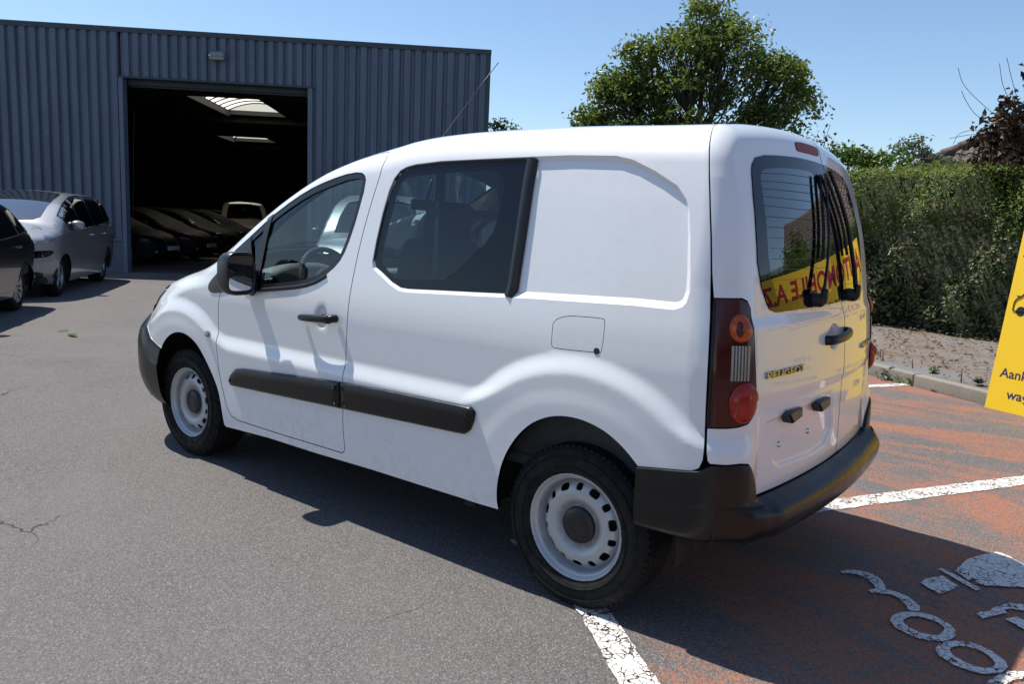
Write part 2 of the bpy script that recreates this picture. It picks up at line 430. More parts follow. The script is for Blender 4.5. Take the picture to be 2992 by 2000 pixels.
M['lens_clear'] = pbr('clear_lens', (.30, .285, .27), .22, coat=.6, metal=.5)
M['headlight'] = glass_mat('headlight_glass', (.86, .9, .92), 1.3)
def rim_mat():
    m, nt, o = new_mat('painted_steel_rim'); co = objco(nt)
    s = nd(nt, 'ShaderNodeSeparateXYZ', {0: co})
    r2 = math_(nt, 'SQRT', math_(nt, 'ADD', math_(nt, 'POWER', s.outputs[0], 2.), math_(nt, 'POWER', s.outputs[2], 2.)))
    n = noise(nt, co, 60, 6, .75)
    edge = math_(nt, 'MULTIPLY', maprange(nt, r2, .197, .2065), maprange(nt, n, .50, .60))
    hub = math_(nt, 'MULTIPLY', maprange(nt, r2, .108, .078), maprange(nt, noise(nt, co, 40, 5, .6), .25, .75, .35, 1.))
    spots = maprange(nt, noise(nt, co, 130, 2, .5), .73, .77)
    f = math_(nt, 'MAXIMUM', math_(nt, 'MAXIMUM', edge, hub), math_(nt, 'MULTIPLY', spots, .8))
    c = mixc(nt, math_(nt, 'MULTIPLY', f, .88), mixc(nt, noise(nt, co, 9, 4), (.43, .44, .455), (.54, .545, .55)), (.05, .036, .026))
    b = nd(nt, 'ShaderNodeBsdfPrincipled', {'Base Color': c, 'Roughness': maprange(nt, f, 0, 1, .36, .8), 'Metallic': .25})
    nt.links.new(bump(nt, f, .2, .001), b.inputs['Normal']); nt.links.new(b.outputs[0], o.inputs[0]); return m
M['rim'] = rim_mat()
# ---------------------------------------------------------------- ground, bays, markings, kerb
def asphalt_nodes(nt, pos):
    n_big = noise(nt, pos, .45, 5, .6); n_mid = noise(nt, pos, 5, 5, .65)
    st = voro(nt, pos, 150); st2 = voro(nt, pos, 260)
    grain = noise(nt, pos, 210, 3, .7)
    lum = nd(nt, 'ShaderNodeSeparateColor', {0: st.outputs['Color']}).outputs[0]
    lum2 = nd(nt, 'ShaderNodeSeparateColor', {0: st2.outputs['Color']}).outputs[1]
    f = math_(nt, 'ADD', math_(nt, 'MULTIPLY', lum, .55), math_(nt, 'MULTIPLY', lum2, .45))
    c = ramp(nt, f, [(0., (.060, .056, .056)), (.40, (.155, .147, .144)), (.70, (.225, .214, .206)), (.90, (.38, .365, .345)), (1., (.52, .50, .48))])
    c = mixc(nt, maprange(nt, grain, .38, .62, .55, 0.), c, (.050, .048, .050))
    c = mixc(nt, maprange(nt, n_big, .35, .70, 0., .55), c, (.215, .200, .190)); c = mixc(nt, maprange(nt, noise(nt, pos, .9, 6, .7, .8), .55, .78, 0., .5), c, (.095, .092, .094))
    c = mixc(nt, maprange(nt, n_mid, .60, .80, 0., .35), c, (.10, .097, .098))
    # meandering cracks
    wob = nd(nt, 'ShaderNodeVectorMath', {0: pos, 1: nd(nt, 'ShaderNodeVectorMath', {0: nd(nt, 'ShaderNodeTexNoise', {'Vector': pos, 'Scale': 2.6, 'Detail': 5}).outputs['Color'], 1: (.55, .55, 0)}, operation='MULTIPLY').outputs[0]}, operation='ADD').outputs[0]
    cr = voro(nt, wob, .33, 'DISTANCE_TO_EDGE').outputs['Distance']
    crack = math_(nt, 'MULTIPLY', maprange(nt, cr, .0022, .0008), maprange(nt, noise(nt, pos, .8, 2), .5, .6))
    c = mixc(nt, math_(nt, 'MULTIPLY', crack, .85), c, (.035, .033, .032))
    stain = math_(nt, 'MULTIPLY', maprange(nt, noise(nt, pos, 1.7, 4, .6), .66, .75), .45)
    c = mixc(nt, stain, c, (.075, .073, .072))
    c = mixc(nt, 1.0, c, (.83, .818, .815), 'MULTIPLY')
    h = math_(nt, 'SUBTRACT', math_(nt, 'ADD', st.outputs['Distance'], math_(nt, 'MULTIPLY', grain, .6)), math_(nt, 'MULTIPLY', crack, 2.))
    return c, h
def ground_mat(name, kind):
    m, nt, o = new_mat(name); pos = geo(nt); c, h = asphalt_nodes(nt, pos); rough = .86; spec = .35
    if kind == 'red':
        st = nd(nt, 'ShaderNodeMapping', {0: pos, 2: (0, 0, R(118)), 3: (.28, 1.0, 1.0)}).outputs[0]
        w1 = noise(nt, st, 2.1, 6, .62, .6); w2 = noise(nt, st, 15, 6, .72); w3 = noise(nt, pos, 95, 4, .75); big = noise(nt, pos, .55, 3, .5)
        t = math_(nt, 'ADD', math_(nt, 'ADD', math_(nt, 'MULTIPLY', w1, .70), math_(nt, 'MULTIPLY', big, .35)), math_(nt, 'ADD', math_(nt, 'MULTIPLY', w2, .34), math_(nt, 'MULTIPLY', w3, .52)))
        k = maprange(nt, t, .895, .975)
        fine = voro(nt, pos, 42, 'DISTANCE_TO_EDGE').outputs['Distance']
        k = math_(nt, 'MULTIPLY', k, math_(nt, 'MAXIMUM', maprange(nt, fine, .03, .10), maprange(nt, w2, .45, .40)))
        red = mixc(nt, noise(nt, pos, 26, 5, .7), (.30, .100, .045), (.47, .190, .105)); red = mixc(nt, maprange(nt, noise(nt, pos, 180, 2), .5, .7, 0, .5), red, (.15, .055, .035))
        c = mixc(nt, math_(nt, 'MULTIPLY', k, .95), c, red)
    b = nd(nt, 'ShaderNodeBsdfPrincipled', {'Base Color': c, 'Roughness': rough, 'Specular IOR Level': spec, 'Normal': bump(nt, h, .55, .006)})
    nt.links.new(b.outputs[0], o.inputs[0]); return m
def line_mat(name, wear=.5):
    m, nt, o = new_mat(name); pos = geo(nt)
    wob = nd(nt, 'ShaderNodeVectorMath', {0: pos, 1: nd(nt, 'ShaderNodeVectorMath', {0: nd(nt, 'ShaderNodeTexNoise', {'Vector': pos, 'Scale': 34, 'Detail': 4}).outputs['Color'], 1: (.032, .032, 0)}, operation='MULTIPLY').outputs[0]}, operation='ADD').outputs[0]
    e = voro(nt, wob, 33, 'DISTANCE_TO_EDGE').outputs['Distance']; n = noise(nt, pos, 12, 5, .65); n2 = noise(nt, pos, 90, 4, .7)
    thr = maprange(nt, n, .36, .74, -.015, .09 + .09*wear)
    keep = math_(nt, 'MULTIPLY', math_(nt, 'GREATER_THAN', e, thr), math_(nt, 'LESS_THAN', math_(nt, 'ADD', math_(nt, 'MULTIPLY', n2, .6), math_(nt, 'MULTIPLY', n, .4)), .60-.05*wear))
    c = mixc(nt, n2, (.60, .58, .54), (.80, .79, .76)); c = mixc(nt, maprange(nt, e, .0, .16, .5, 0), c, (.36, .34, .31))
    b = nd(nt, 'ShaderNodeBsdfPrincipled', {'Base Color': c, 'Roughness': .75, 'Specular IOR Level': .3, 'Normal': bump(nt, e, .4, .004)})
    mx = nd(nt, 'ShaderNodeMixShader', {0: keep, 1: nt.nodes.new('ShaderNodeBsdfTransparent').outputs[0], 2: b.outputs[0]})
    nt.links.new(mx.outputs[0], o.inputs[0]); return m
M['asphalt'] = ground_mat('asphalt', 'plain'); M['redbay'] = ground_mat('worn_red_coating', 'red'); M['line'] = line_mat('cracked_white_paint', .55); M['symbol'] = line_mat('white_symbol_paint', .15)
def sheet(name, loops, z, mat, kind='structure', parent=None):
    V, T_, _e = triangulate([np.array(q, float) for q in loops], np.zeros((0, 2)))
    g = np.cross(np.c_[V[T_[:, 1]]-V[T_[:, 0]], np.zeros(len(T_))], np.c_[V[T_[:, 2]]-V[T_[:, 0]], np.zeros(len(T_))])[:, 2] < 0; T_[g] = T_[g][:, ::-1]
    A = Acc(); A.add(np.c_[V, np.full(len(V), z)], T_.tolist()); return tag(A.obj(name, mat, parent), kind=kind)
sheet('ground', [[(-400, -400), (400, -400), (400, 400), (-400, 400)]], 0., M['asphalt'])
KD = np.array([-.83, .558]); KD = KD/np.linalg.norm(KD); KN = np.array([-KD[1], KD[0]])   # along the kerb, towards the hedge
if KN[1] > 0: KN = -KN
K0 = np.array([-.04, -5.26]); kpt = lambda t, d=0.: K0 + KD*t + KN*d
LA = lambda t, d=0.: np.array([-.075, .83]) + np.array([-.765, .644])*t + np.array([.644, .765])*d  # white line by the rear wheel
sheet('red_parking_bays', [[LA(-6.2), LA(9), kpt(9, -.02), kpt(-6.2, -.02)]], .004, M['redbay'])
def line_quad(a, b, w0, w1=None):
    a = np.array(a, float); b = np.array(b, float); d = (b-a)/np.linalg.norm(b-a); n = np.array([-d[1], d[0]]); w1 = w1 or w0
    return [a-n*w0/2, b-n*w1/2, b+n*w1/2, a+n*w0/2]
rs = np.random.default_rng(3)
def rough_line(a, b, w):
    a = np.array(a, float); b = np.array(b, float); L = np.linalg.norm(b-a); d = (b-a)/L; n = np.array([-d[1], d[0]]); k = int(L/.035)
    up = [a + d*L*i/k + n*(w/2 + rs.normal(0, .0035)) for i in range(k+1)]; dn = [a + d*L*i/k - n*(w/2 + rs.normal(0, .0035)) for i in range(k+1)]
    return up + dn[::-1]
sheet('bay_line', [rough_line(LA(-5.8), LA(5.2), .122)], .008, M['line'])
DV = np.array([-.487, -.873])
for a, t0, t1, w in (((-.435, -1.085), -1.9, 3.3, .135), ((.386, -4.85), -3.9, .72, .11), ((-2.62, -.55), -.4, 3.4, .13), ((2.65, -4.05), -1.6, 2.4, .12)):
    a = np.array(a); sheet('bay_line', [rough_line(a + DV*t0, a + DV*t1, w)], .0085, M['line'])
SYM = {'plug_tip':[(-0.991,-0.302),(-1.003,-0.368),(-1.049,-0.449),(-1.124,-0.382),(-1.080,-0.236)],
'bar':[(-1.024,-0.512),(-1.034,-0.537),(-1.200,-0.418),(-1.186,-0.387)],
'body':[(-1.084,-0.550),(-1.103,-0.741),(-1.183,-0.914),(-1.198,-0.933),(-1.233,-0.929),(-1.319,-0.842),(-1.369,-0.752),(-1.372,-0.588),(-1.315,-0.552),(-1.211,-0.472),(-1.141,-0.480)],
'c1':[(-1.218,-0.149),(-1.257,-0.223),(-1.262,-0.259),(-1.310,-0.352),(-1.361,-0.383),(-1.367,-0.317),(-1.321,-0.298),(-1.298,-0.268),(-1.310,-0.241),(-1.257,-0.147),(-1.246,-0.121)],
'c2':[(-1.310,-0.180),(-1.346,-0.236),(-1.376,-0.219),(-1.424,-0.177),(-1.431,-0.100),(-1.383,-0.132)],
'sq1':[(-0.697,-0.183),(-0.716,-0.163),(-0.744,-0.189),(-0.782,-0.197),(-0.823,-0.171),(-0.855,-0.130),(-0.862,-0.101),(-0.844,-0.084),(-0.851,-0.057),(-0.878,-0.057),(-0.918,-0.097),(-0.952,-0.084),(-0.994,-0.034),(-1.009,0.010),(-1.045,-0.012),(-1.040,-0.045),(-1.019,-0.089),(-0.976,-0.122),(-0.936,-0.136),(-0.898,-0.126),(-0.890,-0.153),(-0.864,-0.210),(-0.827,-0.249),(-0.780,-0.252),(-0.733,-0.230)],
'r1':([(-0.973,0.138),(-0.977,0.075),(-1.010,0.019),(-1.068,-0.017),(-1.135,0.003),(-1.185,0.057),(-1.188,0.123),(-1.161,0.184),(-1.103,0.220),(-1.045,0.213),(-0.991,0.186)], [(-1.011,0.118),(-1.022,0.065),(-1.055,0.030),(-1.115,0.034),(-1.146,0.065),(-1.149,0.111),(-1.130,0.155),(-1.085,0.170),(-1.034,0.156)]),
'r2':([(-1.147,0.258),(-1.155,0.199),(-1.191,0.144),(-1.246,0.116),(-1.315,0.137),(-1.359,0.193),(-1.367,0.245),(-1.335,0.308),(-1.286,0.341),(-1.217,0.335),(-1.169,0.307)], [(-1.187,0.228),(-1.202,0.182),(-1.238,0.156),(-1.293,0.169),(-1.324,0.214),(-1.325,0.260),(-1.300,0.294),(-1.249,0.293),(-1.201,0.265)]),
'tail':[(-1.320,0.385),(-1.331,0.346),(-1.362,0.260),(-1.391,0.223),(-1.415,0.213),(-1.420,0.265),(-1.380,0.312),(-1.367,0.377),(-1.329,0.422)]}
sy = empty('charging_symbol', (0, 0, 0)); tag(sy, kind='structure')
for k, q in SYM.items():
    loops = [chaikin(p, 1) if k in ('r1', 'r2', 'sq1', 'tail') else np.array(p) for p in (q if isinstance(q, tuple) else (q,))]
    loops = [resample(p, .02) + rs.normal(0, .0016, resample(p, .02).shape) for p in loops]
    A = Acc(); V, T_, _e = triangulate(loops, np.zeros((0, 2))); A.add(np.c_[V, np.full(len(V), .0125)], T_.tolist())
    o = A.obj('painted_mark', M['symbol'], sy)
# kerb stones
M['kerb'] = None
def stone_mat(name, c0, c1, moss=.3):
    m, nt, o = new_mat(name); pos = geo(nt); n = noise(nt, pos, 9, 6, .7); n2 = noise(nt, pos, 130, 4, .7)
    c = mixc(nt, n, c0, c1); c = mixc(nt, maprange(nt, n2, .45, .7, 0, .55), c, [v*.35 for v in c0]); c = mixc(nt, maprange(nt, noise(nt, pos, 5, 5, .7), .55, .7, 0, moss), c, (.075, .082, .040))
    b = nd(nt, 'ShaderNodeBsdfPrincipled', {'Base Color': c, 'Roughness': .93, 'Specular IOR Level': .2, 'Normal': bump(nt, math_(nt, 'ADD', n2, n), .6, .006)}); nt.links.new(b.outputs[0], o.inputs[0]); return m
M['kerb'] = stone_mat('weathered_concrete', (.235, .215, .180), (.34, .315, .27))
kerb = tag(empty('kerb', (0, 0, 0)), kind='structure')
ang = math.atan2(KD[1], KD[0]); tt = -6.0; k = 0
while tt < 9:
    L = 1.0 if k else .9; A = Acc(); p = kpt(tt + L/2, .055)
    bm_ = Acc(); bevel_box(bm_, (0, 0, 0), (L-.012, .115, .20), .014, seg=3)
    M4 = Matrix.Translation((p[0], p[1], .022 + rs.normal(0, .003))) @ Matrix.Rotation(ang + rs.normal(0, .003), 4, 'Z') @ Matrix.Rotation(rs.normal(0, .01), 4, 'X')
    bm_.xform(M4); bm_.obj('kerb_stone', M['kerb'], kerb); tt += L; k += 1
# planting strip
def soil_mat():
    m, nt, o = new_mat('dry_planting_bed'); pos = geo(nt)
    st = nd(nt, 'ShaderNodeMapping', {0: pos, 2: (0, 0, R(-32)), 3: (.5, 1.3, 1)}).outputs[0]
    n = noise(nt, st, 1.5, 6, .62, .4); n2 = noise(nt, pos, 24, 6, .75); n3 = noise(nt, pos, 130, 3, .7)
    fab = mixc(nt, n2, (.17, .175, .185), (.31, .305, .30)); soil = mixc(nt, n2, (.135, .098, .072), (.33, .255, .195))
    c = mixc(nt, maprange(nt, math_(nt, 'ADD', math_(nt, 'MULTIPLY', n, .8), math_(nt, 'MULTIPLY', n2, .4)), .52, .66), fab, soil)
    c = mixc(nt, maprange(nt, n3, .62, .72, 0, .7), c, (.36, .29, .21)); c = mixc(nt, maprange(nt, n3, .38, .30, 0, .6), c, (.045, .035, .028))
    b = nd(nt, 'ShaderNodeBsdfPrincipled', {'Base Color': c, 'Roughness': .95, 'Specular IOR Level': .15, 'Normal': bump(nt, math_(nt, 'ADD', n2, n3), .8, .02)}); nt.links.new(b.outputs[0], o.inputs[0]); return m
M['soil'] = soil_mat()
HD = np.array([-.9872, .1595]); H0 = np.array([1.57, -9.62]); HN = np.array([-.1595, -.9872]); hpt = lambda t, d=0.: H0 + HD*t + HN*d
A = Acc(); G = []
for i, t in enumerate(np.linspace(-1, 1, 60)):
    a = kpt(-6 + 15*(t+1)/2, .112); b = hpt(-8 + 18*(t+1)/2, 1.4); row = []
    for j, q in enumerate(np.linspace(0, 1, 26)):
        p = a*(1-q) + b*q; row.append((p[0], p[1], .085 + .05*q + .018*math.sin(7*p[0]+5*p[1])*math.sin(3*p[1]-4*p[0]) + (rs.normal(0, .006) if 0 < j else 0)))
    G.append(row)
grid(A, G); tag(A.obj('planting_bed', M['soil']), kind='structure')

# ---------------------------------------------------------------- warehouse; local x along the front, y into the building
TH = -2.3956
wh = empty('warehouse', (16.251, -5.0, 0), TH, 'long low warehouse clad in blue-grey ribbed metal with one wide open doorway', 'warehouse')
def clad_mat(name, col, dark=0.):
    m, nt, o = new_mat(name); co = objco(nt)
    st = nd(nt, 'ShaderNodeMapping', {0: co, 3: (1.6, 1.6, .22)}).outputs[0]
    n = noise(nt, st, 2.2, 6, .7); n2 = noise(nt, co, 7, 6, .7); z = nd(nt, 'ShaderNodeSeparateXYZ', {0: co}).outputs[2]
    c = mixc(nt, maprange(nt, n, .3, .7), [v*.80 for v in col], [v*1.18 for v in col])
    c = mixc(nt, maprange(nt, n2, .58, .78, 0, .45), c, [min(1, v*1.7+.02) for v in col])
    c = mixc(nt, maprange(nt, noise(nt, st, 6, 5, .8), .62, .75, 0, .4), c, [v*.45 for v in col])
    b = nd(nt, 'ShaderNodeBsdfPrincipled', {'Base Color': c, 'Roughness': .52, 'Metallic': .0, 'Specular IOR Level': .45}); nt.links.new(bump(nt, noise(nt, co, 18, 3), .05, .01), b.inputs['Normal'])
    nt.links.new(b.outputs[0], o.inputs[0]); return m
M['clad'] = clad_mat('blue_grey_cladding', (.094, .124, .172)); M['clad_trim'] = clad_mat('dark_trim', (.040, .050, .062)); M['jamb'] = clad_mat('door_surround', (.115, .150, .200))
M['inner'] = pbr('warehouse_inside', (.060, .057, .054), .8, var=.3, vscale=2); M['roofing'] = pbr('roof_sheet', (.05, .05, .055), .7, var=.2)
PIT = .2125
def ribs(A, x0, x1, z0, z1, y=0., out=-.058):
    """trapezoid ribbed sheet, standing proud towards -y"""
    px = []
    n = max(1, round((x1-x0)/PIT)); p = (x1-x0)/n
    for i in range(n):
        a = x0 + i*p; px += [(a, y), (a+.050*p/PIT, y), (a+.074*p/PIT, y+out), (a+.188*p/PIT, y+out)]
    px.append((x1, y))
    v = []; f = []
    for a, b in px: v += [(a, b, z0), (a, b, z1)]
    for i in range(len(px)-1): f.append((2*i, 2*i+2, 2*i+3, 2*i+1))
    A.add(v, f); return A
DX0, DX1, DH, EAVE = .46, 4.36, 4.16, 5.20; LX, RX, DEP = -12.0, 8.24, 37.0
def sheets(x0, x1, z0, z1):
    n = max(1, round((x1-x0)/(5*PIT))); p = (x1-x0)/n
    for i in range(n):
        A = Acc(); ribs(A, x0+i*p+.002, x0+(i+1)*p-.002, z0, z1, y=rs.normal(0, .0025)); A.obj('cladding_sheet', M['clad'], wh, smooth=False)
sheets(LX, DX0-.10, .735, EAVE-.10); sheets(DX0-.06, DX1+.06, DH+.04, EAVE-.10); sheets(DX1+.06, RX-.03, .735, EAVE-.10)
for a, b in ((LX, DX0-.102), (DX1+.067, RX-.055)):
    A = Acc(); box(A, (a, -.012, 0), (b, .05, .71)); A.obj('plinth', M['clad'], wh, smooth=False)
    A = Acc(); box(A, (a, -.075, .708), (b, -.0125, .738)); A.obj('drip_sill', M['jamb'], wh, smooth=False)
A = Acc(); box(A, (LX, -.075, EAVE-.105), (RX+.05, .20, EAVE)); A.obj('eaves_trim', M['clad_trim'], wh, smooth=False)
A = Acc(); box(A, (RX-.05, -.06, 0), (RX+.045, .08, EAVE-.107)); A.obj('corner_trim', M['clad_trim'], wh, smooth=False)
for a, b in ((DX0-.10, DX0-.015), (DX1-.03, DX1+.065)):
    A = Acc(); box(A, (a, -.075, 0), (b, .16, DH+.002)); A.obj('door_jamb', M['jamb'], wh, smooth=False)
A = Acc(); box(A, (DX0-.12, -.085, DH+.004), (DX1+.09, .20, DH+.042)); A.obj('door_head', M['clad_trim'], wh, smooth=False)
A = Acc(); box(A, (DX0-.01, .20, 4.07), (DX1+.0, .60, DH+.2)); tube(A, [(DX0, .30, 4.06), (DX1-.03, .30, 4.06)], .03, 8); A.obj('shutter_box', M['clad_trim'], wh, smooth=False)
A = Acc(); tube(A, chaikin([(.16, 1.3, 3.7), (.12, 1.3, 2.8), (.09, 1.3, 1.9), (.07, 1.3, 1.2)], 2, False), .009, 6); A.obj('pull_rope', pbr('orange_rope', (.14, .03, .015), .8), wh)
# back, side and inner walls, roof with two openings for the skylights
SKY = [(-.75, 1.50, 7.9, 12.7), (-3.45, -1.15, 20.4, 23.9)]
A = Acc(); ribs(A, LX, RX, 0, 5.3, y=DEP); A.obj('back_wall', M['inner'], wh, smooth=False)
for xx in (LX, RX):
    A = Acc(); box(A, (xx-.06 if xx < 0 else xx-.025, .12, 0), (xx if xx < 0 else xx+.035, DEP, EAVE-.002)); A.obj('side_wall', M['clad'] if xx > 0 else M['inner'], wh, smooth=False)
A = Acc()
def roof_strip(x0, x1, y0, y1): box(A, (x0, y0, 5.0), (x1, y1, 5.16))
ys = [.205, SKY[0][2], SKY[0][3], SKY[1][2], SKY[1][3], DEP]
for i in range(5):
    if i in (1, 3):
        s = SKY[0 if i == 1 else 1]; roof_strip(LX, s[0], ys[i], ys[i+1]); roof_strip(s[1], RX, ys[i], ys[i+1])
    else: roof_strip(LX, RX, ys[i], ys[i+1])
A.obj('roof', M['roofing'], wh, smooth=False)
A = Acc()
for a, b in ((LX, DX0-.06), (DX1+.06, RX)): box(A, (a, .06, 0), (b, .11, 5.0))
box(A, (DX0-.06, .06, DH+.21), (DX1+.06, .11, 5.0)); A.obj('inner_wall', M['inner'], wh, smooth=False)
for y in (6.6, 13.2, 19.0, 25.5, 31.5):
    A = Acc(); box(A, (LX+.02, y, 4.78), (RX-.04, y+.16, 4.995)); A.obj('roof_beam', M['inner'], wh, smooth=False)
mt, nt, o = new_mat('translucent_skylight'); tr = nd(nt, 'ShaderNodeBsdfTranslucent', {'Color': (.93, .86, .68, 1)}); df = nd(nt, 'ShaderNodeBsdfDiffuse', {'Color': (.5, .5, .46, 1)})
nt.links.new(nd(nt, 'ShaderNodeMixShader', {0: .12, 1: tr.outputs[0], 2: df.outputs[0]}).outputs[0], o.inputs[0]); M['skylight'] = mt
for x0, x1, y0, y1 in SKY:
    A = Acc(); n = 14; xs = np.linspace(x0, x1, n+1); arc = [(x, 5.17 + .30*(1-((x-(x0+x1)/2)/((x1-x0)/2))**2)) for x in xs]
    grid(A, [[(a, y, b) for a, b in arc] for y in (y0, y1)])
    A.add([(a, y1, b) for a, b in arc] + [(x1, y1, 5.16), (x0, y1, 5.16)], [tuple(range(n+3))]); sk = A.obj('skylight', M['skylight'], wh)
    for y in np.linspace(y0+.02, y1-.02, 9):
        A = Acc(); tube(A, [(a, y, b-.02) for a, b in arc], .024, 6); A.obj('glazing_bar', M['clad_trim'], sk)
    for xx in (x0, x1):
        A = Acc(); box(A, (xx-.03, y0-.02, 4.92), (xx+.03, y1+.02, 4.998)); A.obj('skylight_curb', M['roofing'], sk, smooth=False)
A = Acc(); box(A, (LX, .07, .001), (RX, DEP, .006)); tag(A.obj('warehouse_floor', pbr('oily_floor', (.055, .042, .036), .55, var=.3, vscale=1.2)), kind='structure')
fl = bpy.data.objects['warehouse_floor']; fl.location = wh.location; fl.rotation_euler = wh.rotation_euler
# wall lamp over the door
wl = empty('wall_lamp', (14.46, -6.66, 4.70), TH, 'small grey floodlight fixed to the ribbed wall above the open doorway', 'lamp')
A = Acc(); loft(A, [[(-.16, -.05, .05), (.16, -.05, .05), (.16, -.24, -.01), (-.16, -.24, -.01)], [(-.13, -.05, .115), (.13, -.05, .115), (.13, -.18, .085), (-.13, -.18, .085)], [(-.08, -.05, .14), (.08, -.05, .14), (.08, -.12, .12), (-.08, -.12, .12)]]); A.obj('lamp_housing', pbr('grey_metal', (.20, .22, .25), .45, .3), wl, smooth=False)
A = Acc(); box(A, (-.145, -.225, -.075), (.145, -.07, .045)); A.obj('lamp_glass', pbr('dusty_glass', (.22, .19, .14), .3, coat=.5), wl, smooth=False)
A = Acc(); bevel_box(A, (0, -.035, .04), (.06, .07, .20), .008); A.obj('bracket', M['clad_trim'], wl)
# ---------------------------------------------------------------- the white van: its shell
RC = (0.0, .315); FC = (2.728, .315)
def van_taper(x, z):
    f = np.clip((x - 2.3)/1.0, 0, 2); r = np.clip((.05 - x)/.5, 0, 2)
    return -.035*f*f - .012*r*r
def van_disp(P):
    x, y, z = P[..., 0], np.abs(P[..., 1]), P[..., 2]
    side = sstep(y, .66, .80)
    rr = np.hypot(x - RC[0], z - RC[1]); rf = np.hypot(x - FC[0], z - FC[1])
    u = smax(smax(.775 - z, .665 - rr, .03), .62 - rf, .03)         # lower body and arches stand proud
    d = .024*sstep(u, -.005, .085) * side
    d = d + .0025*(sstep(.54 - rr, 0, .07) + sstep(.52 - rf, 0, .07)) * side
    hd = np.hypot((x - 1.463)/.046, (z - .957)/.060)
    d = d - .015*sstep(1 - hd, 0, .30) * side
    return d
def poly_sd(px, py, poly):
    """signed distance to a closed polygon, positive inside"""
    A = np.asarray(poly, float); B = np.roll(A, -1, 0)
    dmin = np.full(px.shape, 1e9); ins = np.zeros(px.shape, bool)
    for (ax, ay), (bx, by) in zip(A, B):
        ex, ey = bx - ax, by - ay
        t = np.clip(((px - ax)*ex + (py - ay)*ey)/(ex*ex + ey*ey + 1e-18), 0, 1)
        dmin = np.minimum(dmin, np.hypot(px - ax - t*ex, py - ay - t*ey))
        c = ((ay > py) != (by > py)) & (px < (bx - ax)*(py - ay)/(by - ay + 1e-18) + ax)
        ins ^= c
    return np.where(ins, dmin, -dmin)
van_rec = [(1.14,1.21),(1.15,1.24),(1.144,1.33),(1.128,1.46),(1.11,1.555),(1.09,1.61),(1.06,1.645),(1.02,1.662),(.97,1.672),(.82,1.684),(.45,1.692),
    (.17,1.696),(-.03,1.69),(-.10,1.675),(-.195,1.635),(-.287,1.585),(-.326,1.54),(-.345,1.51),(-.365,1.42),(-.382,1.30),(-.387,1.235),(-.38,1.20),(-.366,1.183),
    (-.339,1.172),(-.19,1.172),(.27,1.155),(.35,1.15),(.52,1.141),(.71,1.132),(.91,1.122),(.96,1.124),(1.02,1.145),(1.086,1.18),(1.127,1.20)]
VAN = Shell(
    wz=[.15, .25, .35, .50, .65, .80, .95, 1.05, 1.20, 1.40, 1.60, 1.70, 1.80, 1.95],
    ww=[.850, .868, .878, .882, .886, .890, .890, .884, .864, .832, .795, .772, .745, .70],
    tx=[-.60, -.40, -.20, .30, .70, 1.0, 1.27, 1.45, 1.68, 1.90, 2.10, 2.31, 2.45, 2.62, 2.80, 2.98, 3.12, 3.30, 3.42, 3.52, 3.60],
    tz=[1.832, 1.845, 1.849, 1.860, 1.857, 1.840, 1.792, 1.751, 1.681, 1.586, 1.473, 1.335, 1.25, 1.20, 1.182, 1.137, 1.088, 1.0, .93, .86, .80],
    rz=[.20, .45, .90, 1.20, 1.45, 1.68, 1.75, 1.82, 1.9], rx=[-.64, -.645, -.635, -.605, -.560, -.490, -.468, -.447, -.42],
    nz=[.20, .45, .60, .75, .90, 1.0, 1.1], nx=[3.60, 3.68, 3.68, 3.64, 3.55, 3.45, 3.28], r_front=.36, r_rear=([1.25, 1.62], [.14, .065]),
    crown=.045, r_top=([-.6, 1.2, 1.6, 2.4, 2.7, 3.6], [.12, .11, .06, .06, .10, .12]), taper=van_taper, disp=van_disp)
def text_mesh(txt, size, depth, font_w=1.0, bold=0.0, align='LEFT', shear=0.):
    """raised or flat lettering as (verts, faces) lying in the xz plane, front towards -y"""
    cu = bpy.data.curves.new('lettering', 'FONT'); cu.body = txt; cu.size = size; cu.extrude = depth; cu.offset = bold; cu.align_x = align; cu.shear = shear
    cu.resolution_u = 4
    ob = bpy.data.objects.new('lettering', cu); COL.objects.link(ob)
    dg = bpy.context.evaluated_depsgraph_get(); me = ob.evaluated_get(dg).to_mesh()
    v = [(p.co.x*font_w, p.co.y, p.co.z) for p in me.vertices]; f = [tuple(p.vertices) for p in me.polygons]
    ob.to_mesh_clear(); bpy.data.objects.remove(ob); bpy.data.curves.remove(cu)
    return np.array(v).reshape(-1, 3), f

